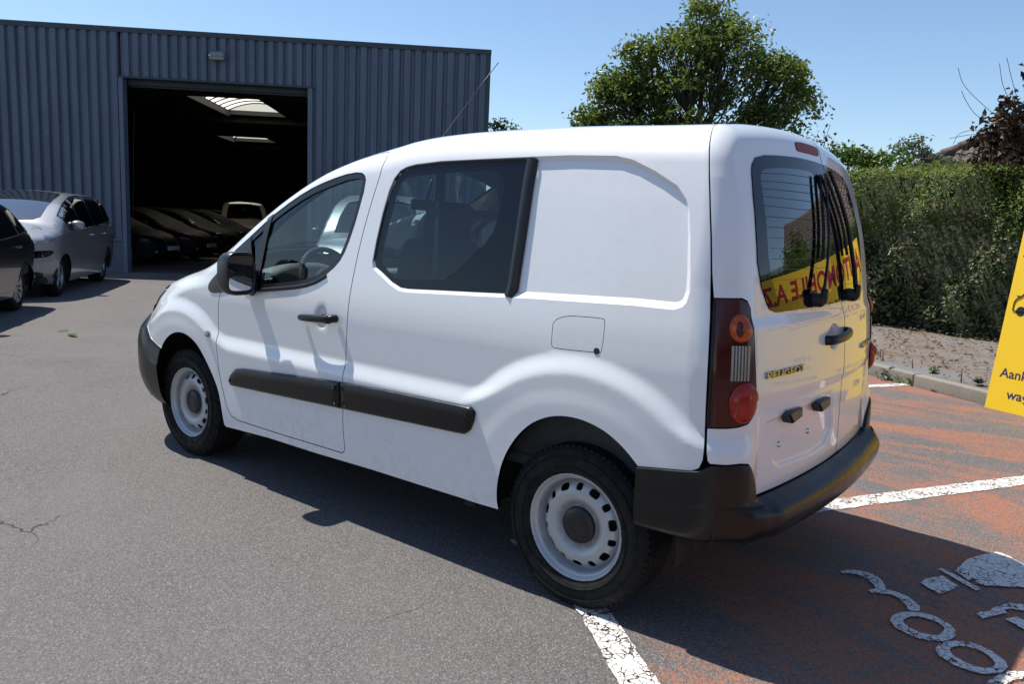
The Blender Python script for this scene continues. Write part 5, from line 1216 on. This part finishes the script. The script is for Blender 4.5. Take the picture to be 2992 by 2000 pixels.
# ---------------------------------------------------------------- other cars
def alloy_meshes(kind):
    r_ = Acc(); lathe(r_, [(.2005,-.020),(.2062,-.001),(.2045,.003),(.1970,-.002),(.190,-.014),(.184,-.05),(.180,-.12)], 40)
    ns = 10 if kind == 'cover' else 5
    for k in range(ns):
        a = k*2*math.pi/ns
        for da in ((0,) if kind == 'cover' else (-.13, .13)):
            p0 = (.03*math.cos(a), -.012, .03*math.sin(a)); p1 = (.195*math.cos(a+da), -.008, .195*math.sin(a+da)); tube(r_, [p0, p1], [.020, .013] if kind != 'cover' else [.014, .026], 6, flat=1.0 if kind != 'cover' else .6)
    lathe(r_, [(.001,.0),(.035,-.002),(.045,-.010)], 24)
    m = r_.mesh('rim', M['lens_clear'] if kind == 'cover' else M['alloy']); m.set_sharp_from_angle(angle=R(40))
    b = Acc(); lathe(b, [(.001,-.06),(.178,-.06),(.178,-.08)], 24)
    t_ = Acc(); lathe(t_, [(.200,-.012),(.207,.004),(.222,.014),(.262,.019),(.298,.004),(.3115,-.020),(.3147,-.05),(.3147,-.155),(.3115,-.180),(.298,-.205),(.222,-.212),(.200,-.19)], 40)
    return [('tyre', t_.mesh('tyre', M['rubber'])), ('rim', m), ('brake_disc', b.mesh('brake_disc', M['under']))]
M['alloy'] = pbr('alloy', (.30, .31, .32), .35, .8)
ALLOY, COVER = alloy_meshes('alloy'), alloy_meshes('cover')
def car_shell(k):
    if k == 'mpv':
        return dict(wb=2.84, sh=Shell(wz=[.15,.3,.5,.7,.85,.98,1.1,1.25,1.4,1.52,1.62,1.75], ww=[.82,.87,.90,.912,.914,.908,.884,.842,.790,.735,.68,.60],
            tx=[-1.0,-.86,-.6,-.2,.4,1.0,1.5,1.9,2.2,2.5,2.8,2.98,3.2,3.45,3.62,3.75], tz=[1.42,1.52,1.60,1.640,1.660,1.660,1.632,1.565,1.49,1.375,1.24,1.155,1.12,1.075,1.03,.97],
            rz=[.2,.5,.8,1.0,1.2,1.4,1.55,1.7], rx=[-.82,-.88,-.89,-.86,-.78,-.66,-.54,-.40], nz=[.2,.4,.55,.7,.85,.96,1.08], nx=[3.58,3.70,3.73,3.73,3.72,3.66,3.50],
            crown=.05, yp=.52, xr=-.30, xf=3.0, Rr=.25, Rf=.4, Rv=.22, drop=.30, r_top=(0,.10), r_rear=.12, r_front=.34, plan_rear=.14, plan_front=.42,
            taper=lambda x, z: -.05*np.clip((x-2.5)/1.0,0,2)**2 - .05*np.clip((.1-x)/.9,0,2)**2),
            arch=.36, belt=[(2.62,1.035),(2.2,1.03),(1.5,1.05),(.6,1.085),(-.2,1.13),(-.52,1.17)], toph=(.10, 1.02), pil=[(1.92,1.80),(.98,.90),(.03,-.06)], glass0=2.63, glass1=-.50)
    return dict(wb=2.62, sh=Shell(wz=[.15,.3,.5,.7,.85,.95,1.05,1.2,1.32,1.42,1.5,1.6], ww=[.80,.845,.872,.882,.880,.865,.820,.745,.680,.63,.57,.5],
            tx=[-.85,-.7,-.4,0,.5,1.0,1.4,1.7,2.0,2.3,2.55,2.8,3.0,3.2,3.38,3.5], tz=[1.22,1.33,1.42,1.465,1.485,1.475,1.44,1.37,1.26,1.13,1.02,.965,.93,.88,.80,.72],
            rz=[.2,.5,.75,.92,1.1,1.25,1.4,1.5], rx=[-.68,-.76,-.77,-.74,-.62,-.48,-.32,-.15], nz=[.2,.4,.55,.65,.75,.85,.95], nx=[3.34,3.46,3.47,3.44,3.38,3.26,3.05],
            crown=.05, yp=.48, xr=-.10, xf=2.75, Rr=.25, Rf=.4, Rv=.20, drop=.28, r_top=(0,.10), r_rear=.12, r_front=.30, plan_rear=.14, plan_front=.42,
            taper=lambda x, z: -.05*np.clip((x-2.3)/1.0,0,2)**2 - .05*np.clip((.1-x)/.8,0,2)**2),
            arch=.345, belt=[(2.25,.945),(1.9,.94),(1.2,.955),(.5,.985),(-.05,1.02),(-.32,1.06)], toph=(.08,.92), pil=[(1.02,.94),(.06,.0)], glass0=2.28, glass1=-.30)
def build_car(kind, paint, label, cat='car', wheels=None, group=None, name='parked_car'):
    K = car_shell(kind); S = K['sh']; root = empty(name, (0, 0, 0), 0, label, cat, group); wb = K['wb']; wz_ = .315; ra = K['arch']
    b9 = lambda x: float(S.b90(np.array(float(x)))); SCc = S.xr - S.Lr - S.yp; sf = S.xf + S.Lf + S.yp
    arch = lambda cx: [(cx + ra*math.cos(t), wz_ + ra*math.sin(t)) for t in np.linspace(R(-16), R(196), 22)]
    outer = [(SCc, .24), (SCc, b9(S.xr)), (S.xr-1e-4, b9(S.xr)), (S.xr, b9(S.xr)+S.yp)] + [(x, b9(x)+S.yp) for x in np.linspace(S.xr, S.xf, 26)[1:]] + [(S.xf+1e-4, b9(S.xf)), (sf, b9(S.xf)), (sf, .22), (wb+ra+.06, .22)]
    outer += arch(wb) + [(wb-ra-.02, .21), (ra+.02, .21)] + arch(0.) + [(-ra-.08, .24)]
    # window band: belt line below, cant rail above, split by pillars
    bx = lambda s: float(np.interp(-s, [-q[0] for q in K['belt']], [q[1] for q in K['belt']]))
    def railb(s): return b9(s) - .110 - (.05 if kind == 'mpv' else .045)*max(0, s-1.5)
    def band(s0, s1):
        ss = np.linspace(s0, s1, 14); lo = [(s, bx(s)) for s in ss]; hi = [(s - .0, max(bx(s)+.02, railb(s))) for s in ss]
        return lo + hi[::-1]
    edges = [K['glass0']] + [v for p in K['pil'] for v in p] + [K['glass1']]
    wins = []
    for i in range(0, len(edges), 2):
        a, c = edges[i], edges[i+1]; q = np.array(band(a, c))
        wins.append(q)
    doors = [(1.96 if kind == 'mpv' else 1.92, .955 if kind == 'mpv' else .98), (.945 if kind == 'mpv' else .97, .08 if kind == 'mpv' else .12)]
    def door_poly(x0, x1):
        P = [(x0, .30), (x0+.02, .60), (x0, bx(x0)+.02)]
        P += [(s, railb(s)+.045) for s in np.linspace(x0-.02, x1+.02, 8)]
        return P + [(x1, bx(x1)), (x1+.0, .62), (x1+(.0 if x1 > .5 else .18), .36), (x1+(.02 if x1 > .5 else .24), .30)]
    dps = [door_poly(*d) for d in doors]
    A = Acc(); patch(A, S, outer, [inset(d, -.003) for d in dps], h=.05, lip=.012, bh=.03); B = A.mirror(); A.join(B); A.obj('body', paint, root)
    A = Acc(); inn = [(wb-.4, .4)] + [(x, b9(x)-.16) for x in np.linspace(2.0, -.2, 10)] + [(-.2, .5), (.5, .4)]; patch(A, S, inn, h=.15, lip=0, off=-.02, bh=.1); B = A.mirror(); A.join(B); A.obj('inner_body', M['under'], root)
    for sgn in (1, -1):
        lm = (lambda A_: A_) if sgn > 0 else (lambda A_: A_.mirror())
        for d, hx in zip(dps, (doors[0][1]+.17, doors[1][1]+.13)):
            A = Acc(); patch(A, S, d, h=.045, lip=.012, bh=.035); o = lm(A).obj('door', paint, root)
            A = Acc(); P = S.surf(np.array([hx+.09, hx-.09]), np.array([.93 if kind == 'mpv' else .86]*2), .0); tube(A, chaikin([P[0], P[0]+[0, .03, 0], P[1]+[0, .035, 0], P[1]], 2, False), .012, 7); lm(A).obj('handle', M['chrome'] if kind == 'mpv' else paint, o)
        A = Acc(); patch(A, S, np.array(band(K['glass0']-.02, K['glass1']+.01)), h=.08, lip=.003, off=.0022, bh=.04); lm(A).obj('pillar_trim', M['trim'], root)
        for q in wins:
            A = Acc(); patch(A, S, chaikin(q, 1), h=.04, lip=.004, off=.004, bh=.03); lm(A).obj('side_window', M['frit'], root)
        A = Acc(); ribbon(A, S, [(s, bx(s)-.006) for s in np.linspace(K['glass0'], K['glass1'], 16)], .018, off=.002, closed=False, lift=.005, h=.06); lm(A).obj('belt_trim', M['chrome'] if kind == 'mpv' else M['trim'], root)
        for cx in (0., wb):
            A = Acc(); a = np.linspace(R(0), R(181), 18); grid(A, [[(cx+ra*math.cos(t), y, wz_+ra*math.sin(t)) for t in a] for y in (.86 if kind == 'mpv' else .82, .58)]); grid(A, [[(cx+k*ra*math.cos(t), .58, wz_+k*ra*math.sin(t)) for t in a] for k in (1, .01)]); lm(A).obj('wheel_arch_lining', M['under'], root)
        # mirror
        A = Acc(); mz = bx(K['glass0']-.3)+.075; mx = K['glass0']-.36; rings = [[(mx+dx, .93+wy*math.cos(u)+(.02 if kind == 'mpv' else -.03), mz+hz*math.sin(u)) for u in np.linspace(0, 2*math.pi, 16, endpoint=False)] for dx, wy, hz in ((.11,.03,.03),(.09,.085,.062),(.04,.108,.078),(-.02,.112,.082),(-.035,.105,.075))]; loft(A, rings); tube(A, [(mx, .82, mz-.06), (mx, .90, mz-.03)], .03, 8); lm(A).obj('wing_mirror', paint, root)
        # lamps
        zl = .70 if kind == 'mpv' else .66
        A = Acc(); HL = chaikin(([(S.xf+.24, .735), (S.xf+.50, .735), (S.xf+.86, .715), (S.xf+.84, .625), (S.xf+.55, .615), (S.xf+.32, .65)] if kind == 'mpv' else [(S.xf+.10, zl+.085), (S.xf+.45, zl+.065), (S.xf+.80, zl+.02), (S.xf+.80, zl-.035), (S.xf+.50, zl-.055), (S.xf+.20, zl-.02)]), 1)
        patch(A, S, HL, h=.05, lip=.01, off=.004, bh=.03); hl = lm(A).obj('headlight', M['frit'], root)
        A = Acc(); P = S.surf(np.array([S.xf+.44, S.xf+.62]), np.array([.675, .675]) if kind == 'mpv' else np.array([zl+.01, zl]), .0)
        for p in P:
            A = Acc(); lathe(A, [(.001, .0), (.03, .006), (.036, .018), (.04, .03)], 14, axis='x', cy=p); lm(A).obj('lamp_bowl', M['chrome'], hl)
        if kind == 'mpv':
            A = Acc(); patch(A, S, chaikin([(S.xf+.16, .895), (S.xf+.50, .875), (S.xf+1.0, .835), (S.xf+1.0, .80), (S.xf+.50, .825), (S.xf+.18, .865)], 1), h=.05, lip=.008, off=.005, bh=.03); lm(A).obj('running_light', M['lens_clear'], root)
        A = Acc(); patch(A, S, chaikin([(S.xf+.42, .42), (S.xf+.78, .42), (S.xf+.82, .35), (S.xf+.80, .29), (S.xf+.45, .30)], 1), h=.05, lip=.008, off=.004, bh=.03); fg = lm(A).obj('fog_lamp_recess', M['trim'], root)
        A = Acc(); p = S.surf(np.array([S.xf+.56]), np.array([.355]), .008)[0]; lathe(A, [(.001,.03),(.038,.026),(.046,.0)], 14, axis='x', cy=p); lm(A).obj('fog_lamp', M['lens_clear'], fg)
        A = Acc(); zt = .98 if kind == 'mpv' else .86; patch(A, S, [(S.xr-.20, zt+.06), (S.xr-.50, zt+.08), (S.xr-.62, zt+.03), (S.xr-.50, zt-.12), (S.xr-.25, zt-.10)], h=.06, lip=.008, off=.004, bh=.03); lm(A).obj('tail_light', M['lens_bulb'], root)
        for x in (0., wb): add_wheel(root, x, sgn*(.80 if kind == 'mpv' else .775), wz_, sgn > 0, .4*x+sgn, wheels or ALLOY, 1.0)
    # windscreen and tailgate glass over the closed body
    w0, w1 = (1.35, 2.96) if kind == 'mpv' else (1.42, 2.50)
    P = [(w0, b9(w0)+S.yp), (w0+.04, b9(w0)+.12), (w0+.07, b9(w0)+.03)] + [(x, b9(x)-.02) for x in np.linspace(w0+.3, w1-.22, 4)] + [(w1-.12, b9(w1-.12)+.05), (w1-.02, b9(w1)+.35), (w1, b9(w1)+S.yp)] + [(x, b9(x)+S.yp) for x in np.linspace(w1, w0, 14)[1:-1]]
    A = Acc(); patch(A, S, P, h=.05, lip=.003, off=.004, bh=.03); B = A.mirror(); A.join(B); A.obj('windscreen', M['windshield'], root)
    A = Acc(); zg = 1.20 if kind == 'mpv' else 1.02; P = [(SCc, zg), (S.xr-S.Lr-.01, zg-.02), (S.xr-S.Lr-.03, b9(S.xr)-.17), (S.xr-S.Lr-.08, b9(S.xr)-.13), (SCc, b9(S.xr)-.12)]; patch(A, S, P, h=.05, lip=.003, off=.004, bh=.03); B = A.mirror(); A.join(B); A.obj('rear_window', M['frit'], root)
    A = Acc(); patch(A, S, [(S.xf+.72, .60), (sf, .615), (sf, .50), (S.xf+.75, .50)], h=.06, lip=.01, off=.004, bh=.04); B = A.mirror(); A.join(B); A.obj('grille', M['trim'], root)
    A = Acc()
    for zz_ in ((.80, .77) if kind == 'mpv' else (.70,)):
        L = np.linspace(S.xf+.95, sf, 8); tube(A, S.surf(L, np.full(8, zz_), .004), .009, 6)
    B = A.mirror(); A.join(B); o = A.obj('grille_trim', M['chrome'], root)
    A = Acc(); box(A, (3.42 if kind == 'hatch' else 3.66, -.26, .40), (3.485 if kind == 'hatch' else 3.735, .26, .50)); A.obj('number_plate', pbr('blank_plate', (.55, .55, .53), .4), root, smooth=False)
    A = Acc(); bevel_box(A, (wb/2, 0, .28), (wb+1.2, 1.5, .12), .04); A.obj('underbody', M['under'], root)
    return root
M['gloom'] = pbr('gloom_dark_paint', (.008, .008, .009), .55, spec=.2); M['gloom_red'] = pbr('gloom_red_paint', (.035, .004, .005), .55, spec=.2)  # near-black car paints; the indoor gloom is put into the colour
M['windshield'] = pbr('windscreen_glass', (.02, .024, .028), .03, spec=1.0, coat=1.0); M['windshield'].node_tree.nodes['Principled BSDF'].inputs['IOR'].default_value = 2.1
def place(o, x, y, ang, label=None, group=None):
    o.location = (x, y, 0); o.rotation_euler = (0, 0, ang)
    if label: o['label'] = label
    if group: o['group'] = group
    return o
mpv = build_car('mpv', M['silver'], 'silver people carrier parked nose out beside the blue-grey warehouse wall')
place(mpv, 14.49, -3.20, math.atan2(1.69, -2.26))
hatch = build_car('hatch', M['dark'], 'dark car cut off by the left edge, nearest to the camera of the parked cars', wheels=COVER)
place(hatch, 10.60, -.33, math.atan2(1.69, -2.26))
light = copy_tree(mpv, None, {'silver_paint': M['sage']}); place(light, 2.55, -3.45, 0.0, 'pale green-silver car parked beyond the white van, seen through its side windows')
IN = lambda s, d: (16.251 + s*math.cos(TH) - d*math.sin(TH), -5.0 + s*math.sin(TH) + d*math.cos(TH))
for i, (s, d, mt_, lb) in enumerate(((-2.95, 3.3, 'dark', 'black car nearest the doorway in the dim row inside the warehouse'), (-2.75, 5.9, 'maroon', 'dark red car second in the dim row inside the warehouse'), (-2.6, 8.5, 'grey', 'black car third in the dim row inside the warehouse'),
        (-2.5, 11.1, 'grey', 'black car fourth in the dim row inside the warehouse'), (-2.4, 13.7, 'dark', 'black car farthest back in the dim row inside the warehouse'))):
    c = copy_tree(hatch, None, {'dark_paint': M['gloom_red' if mt_ == 'maroon' else 'gloom'], 'windscreen_glass': M['gloom'], 'chrome': M['trim']}); x, y = IN(s, d); place(c, x, y, TH + R(-8), lb, 'cars parked in a row inside the warehouse')  # windscreen and chrome darkened too, for the same painted gloom
# ---------------------------------------------------------------- yellow advertising board
def yellow_mat():
    m, nt, o = new_mat('yellow_sign_paint'); co = objco(nt); n = noise(nt, co, 5, 5, .6); n2 = noise(nt, co, 60, 4, .7)
    c = mixc(nt, n, (.80, .52, .020), (.86, .58, .035)); c = mixc(nt, maprange(nt, n2, .68, .75, 0, .6), c, (.42, .26, .03))
    b = nd(nt, 'ShaderNodeBsdfPrincipled', {'Base Color': c, 'Roughness': .42, 'Specular IOR Level': .4}); nt.links.new(b.outputs[0], o.inputs[0]); return m
M['yellow'] = yellow_mat(); M['navy'] = pbr('navy_lettering', (.035, .030, .085), .5); M['signred'] = pbr('red_lettering', (.34, .012, .015), .5); M['signblack'] = pbr('black_lettering', (.012, .012, .014), .5)
def board():
    U = Vector((-.88507, .46546, 0)).normalized(); nh = Vector((.46546, .88507, 0)).normalized(); ln = R(7.5); V = Vector((0, 0, 1))*math.cos(ln) - nh*math.sin(ln); N = U.cross(V)
    root = empty('advertising_board', (-.628, -4.747, .0), 0, 'yellow lettered advertising board leaning back by the kerb at the right edge', 'sign')
    root.matrix_world = Matrix(((U.x, V.x, N.x, -.655), (U.y, V.y, N.y, -4.733), (U.z, V.z, N.z, .004), (0, 0, 0, 1)))
    H = 1.76; seam = .405; W = 3.4
    for a, b in ((0, seam-.002), (seam+.002, 1.70), (1.704, W)):
        A = Acc(); n = 10; rg = np.random.default_rng(int(a*10))
        bevel_box(A, ((a+b)/2, H/2, -.007), (b-a, H, .014), .002, seg=1); A.obj('panel', M['yellow'], root, smooth=False)
    def word(t, u, v, cap, mat, wf=1.0, bold=.0):
        vv, f = text_mesh(t, 1.0, 0.0, bold=bold); h = .72
        s = cap/h; par = list(range(len(vv)))
        def fd(i):
            while par[i] != i: par[i] = par[par[i]]; i = par[i]
            return i
        for q in f:
            for i in q[1:]: par[fd(i)] = fd(q[0])
        comp = {}
        for q in f: comp.setdefault(fd(q[0]), []).append(q)
        rng_ = sorted((min(vv[i][0] for q in c for i in q), max(vv[i][0] for q in c for i in q), c) for c in comp.values())
        groups = []
        for a, b, c in rng_:                                        # an i keeps its dot
            if groups and a < groups[-1][1] - .25*min(b-a, groups[-1][1]-groups[-1][0]): groups[-1][1] = max(b, groups[-1][1]); groups[-1][2] += c
            else: groups.append([a, b, list(c)])
        for a, b, c in groups:
            ids = sorted({i for q in c for i in q}); k = {i: n for n, i in enumerate(ids)}; A = Acc()
            A.add([(u + vv[i][0]*s*wf, v + vv[i][1]*s, .0012) for i in ids], [tuple(k[i] for i in q) for q in c]); A.obj('letter', mat, root, smooth=False)
    word('AUTOMOBILE A.Z', .06, 1.36, .28, M['signred'], .98, .03)
    word('0032(0)2 251.19.90', .85, 1.03, .17, M['signblack'], .92, .008)
    word('Aankoop en verkoop van', .074, .296, .083, M['navy'], 1.0, .015); word('wagens', .170, .120, .083, M['navy'], 1.02, .015)
    word('op afspraak', 2.05, .60, .083, M['navy'], .85, .012); word('sur rendez-vous', 2.05, .44, .083, M['navy'], .85, .012)
    word('Achat et vente de voitures', 1.85, .27, .083, M['navy'], .85, .012); word('de toutes marques', 1.85, .10, .083, M['navy'], .85, .012)
    # line drawing of a car
    A = Acc()
    def stroke(p, w=.010): tube(A, chaikin([(q[0], q[1], .0015) for q in p], 2, False), w, 4, flat=.2)
    ox, oy = .06, .86
    stroke([(ox, oy+.02), (ox, oy+.12), (ox+.06, oy+.15), (ox+.12, oy+.25), (ox+.24, oy+.26), (ox+.29, oy+.16), (ox+.31, oy+.10), (ox+.31, oy+.02)]); stroke([(ox, oy+.02), (ox+.31, oy+.02)]); stroke([(ox+.09, oy+.15), (ox+.14, oy+.225), (ox+.22, oy+.23), (ox+.25, oy+.155), (ox+.09, oy+.15)], .008)
    for cx in (.07, .24): lathe(A, [(.001, .003), (.040, .003), (.041, 0)], 18, axis='z', cy=(ox+cx, oy+.02, .001))
    stroke([(ox+.01, oy+.15), (ox+.04, oy+.15)], .014); A.obj('car_drawing', M['signblack'], root, smooth=False)
    A = Acc(); stroke([(.46, 1.16), (.74, 1.16)], .012); stroke([(.46, 1.10), (.74, 1.10)], .012); A.obj('rule', M['signblack'], root, smooth=False)
    for u in (.25, 1.5, 2.75):
        A = Acc(); tube(A, [(u, 1.45, -.02), (u, .12, -.62)], .018, 6); A.obj('strut', M['bark'], root)
    return root
board()
# what stands behind the photographer: a house with a gable, its hedge-side bush (they show in the van's glass and shade its flank), plus an added long house
def house(name, loc, rz, L, Wd, H, RH, label, wall, roof):
    root = empty(name, loc, rz, label, 'house'); A = Acc(); box(A, (-L/2, -Wd/2, 0), (L/2, Wd/2, H))
    A.add([(-L/2, -Wd/2, H), (-L/2, Wd/2, H), (-L/2, 0, H+RH-.12), (L/2, -Wd/2, H), (L/2, Wd/2, H), (L/2, 0, H+RH-.12)], [(0, 1, 2), (3, 5, 4)]); A.obj('wall', wall, root, smooth=False)
    for s in (1, -1):
        A = Acc(); e = Vector((0, s*(Wd/2+.35), H-.05)); r_ = Vector((0, 0, H+RH)); n = 3
        for i in range(n):
            a = r_.lerp(e, i/n); b = r_.lerp(e, (i+1)/n)*1.0; up = Vector((0, s*.0, .035)); x0, x1 = -L/2-.3, L/2+.3
            A.add([(x0, a.y, a.z), (x1, a.y, a.z), (x1, b.y, b.z+.045), (x0, b.y, b.z+.045), (x0, b.y, b.z), (x1, b.y, b.z)], [(0, 1, 2, 3), (3, 2, 5, 4)])
        A.obj('roof', roof, root, smooth=False)
    A = Acc(); tube(A, [(-L/2-.32, 0, H+RH+.02), (L/2+.32, 0, H+RH+.02)], .09, 8); A.obj('ridge', roof, root)
    A = Acc(); box(A, (L*.2, -.35, H+RH-.6), (L*.2+.6, .35, H+RH+.9)); A.obj('chimney', wall, root, smooth=False)
    for sx in (-1, 1):
        for u in (-.25, .25):
            A = Acc(); box(A, (sx*L/2-.03, u*Wd-.5, 1.0), (sx*L/2+.03, u*Wd+.5, 2.2)); A.obj('window', M['frit'], root, smooth=False)
    return root
M['render'] = pbr('grey_wall', (.26, .245, .22), .9, var=.2, vscale=2); M['tiles'] = pbr('brown_tiles', (.115, .082, .070), .8, var=.35, vscale=9, bumps=(30, .4, .02)); M['brick'] = pbr('red_brown_brick', (.16, .085, .06), .9, var=.25, vscale=6)
house('brick_house', (6.0, 22.0, 0), R(8), 9, 11, 3.2, 3.6, 'brick house with a dark gable behind the photographer', M['brick'], M['tiles'])
house('added_long_house', (-19, 7.5, 0), R(82), 14, 8, 3.0, 3.0, 'long low brick house behind the photographer to the right', M['brick'], M['tiles'])  # added out of view for darker reflections and less fill at the van's rear
house('grey_house', (-9.5, -27.0, 0), R(75), 8, 8, 3.2, 2.6, 'grey house beyond the hedge, outside the right edge', M['render'], M['tiles'])
crown('garden_bush', (-5.2, -9.6, 0), [((-5.2,-9.6,2.6),(.9,.8,.7),1),((-4.4,-9.9,2.3),(.6,.6,.5),.7)], 'round garden bush by the hedge, outside the right edge', 'shrub', 60, 40, .12, M['bright_leaf'], 51, .06, .6, .30)
# tiled roof over the hedge
def tiled_roof():
    root = empty('tiled_house', (0, 0, 0), 0, 'house whose brown tiled roof shows above the hedge at the right', 'house')
    Ae = np.array([3.55, -20.2, 3.14]); Be = np.array([-2.6, -21.2, 6.3]); El = np.array([4.1, -18.6, 2.55]); dirx = np.array([-.992, .12, 0]); 
    # front slope: from the eaves line up to the hip line A-B and on along the ridge
    eave = lambda t: np.array([4.6, -18.4, 2.45]) + dirx*t
    nrm_up = (Be - eave(7.2)); up = nrm_up/np.linalg.norm(nrm_up)
    rows, cols = 17, 60; A = Acc(); cw = .26
    hip0 = eave(0.); 
    for i in range(rows):
        for j in range(cols):
            t = j*cw; fmax = min(1., max(0., (t+.10)/7.2)); u0 = i/rows; u1 = (i+1)/rows
            if u0 > fmax: continue
            Lg = np.linalg.norm(nrm_up); p = eave(t) + up*Lg*u0; q = eave(t) + up*Lg*min(u1*1.02, fmax + .03); nn = np.cross(dirx, up); nn = nn if nn[2] > 0 else -nn
            pr = [(0, .0), (.06, .045), (.15, .05), (.20, .01), (cw-.004, .0)]
            lo = [p + dirx*a + nn*(h+.035) for a, h in pr]; hi = [q + dirx*a + nn*h for a, h in pr]; ed = [p + dirx*a + nn*(h-.0) for a, h in pr]
            n = len(pr); A.add(lo+hi+ed, [(k, k+1, n+k+1, n+k) for k in range(n-1)] + [(2*n+k, 2*n+k+1, k+1, k) for k in range(n-1)])
    o = A.obj('roof_tiles', M['tiles'], root, smooth=False); o['kind'] = 'stuff'
    hp = [hip0 + (Be-hip0)*k for k in np.linspace(0, 1, 22)]
    for a, b in zip(hp[:-1], hp[1:]):
        A = Acc(); tube(A, [a + np.array([0, 0, .06]), b + (b-a)*.08 + np.array([0, 0, .04])], [.13, .11], 8); A.obj('ridge_tile', M['tiles'], root)
    A = Acc(); A.add([hip0, Be, np.array([6.8, -24.5, 2.45]), np.array([-2.6, -27, 2.45])], [(0, 1, 2), (1, 3, 2)]); box(A, (-9, -26.5, 0), (4.2, -18.8, 2.5)); A.obj('wall', M['render'], root, smooth=False)
    A = Acc(); A.add([Be, Be+np.array([-7, .85, 0]), np.array([-9.6, -27, 2.5]), np.array([-2.6, -27, 2.45])], [(0, 1, 2, 3)]); A.obj('rear_slope', M['tiles'], root, smooth=False)
tiled_roof()
van = build_van()
vi = copy_tree(van, None, {'white_paint': M['beige']}); place(vi, 27.1, -15.5, math.atan2(.53, -.85), 'dim beige van facing out from the back of the dark warehouse'); 
v2 = copy_tree(van, None, {'white_paint': M['silver']}); place(v2, 9.6, -7.2, R(131), 'silver-grey van parked beyond the white van, glimpsed through its front side window')
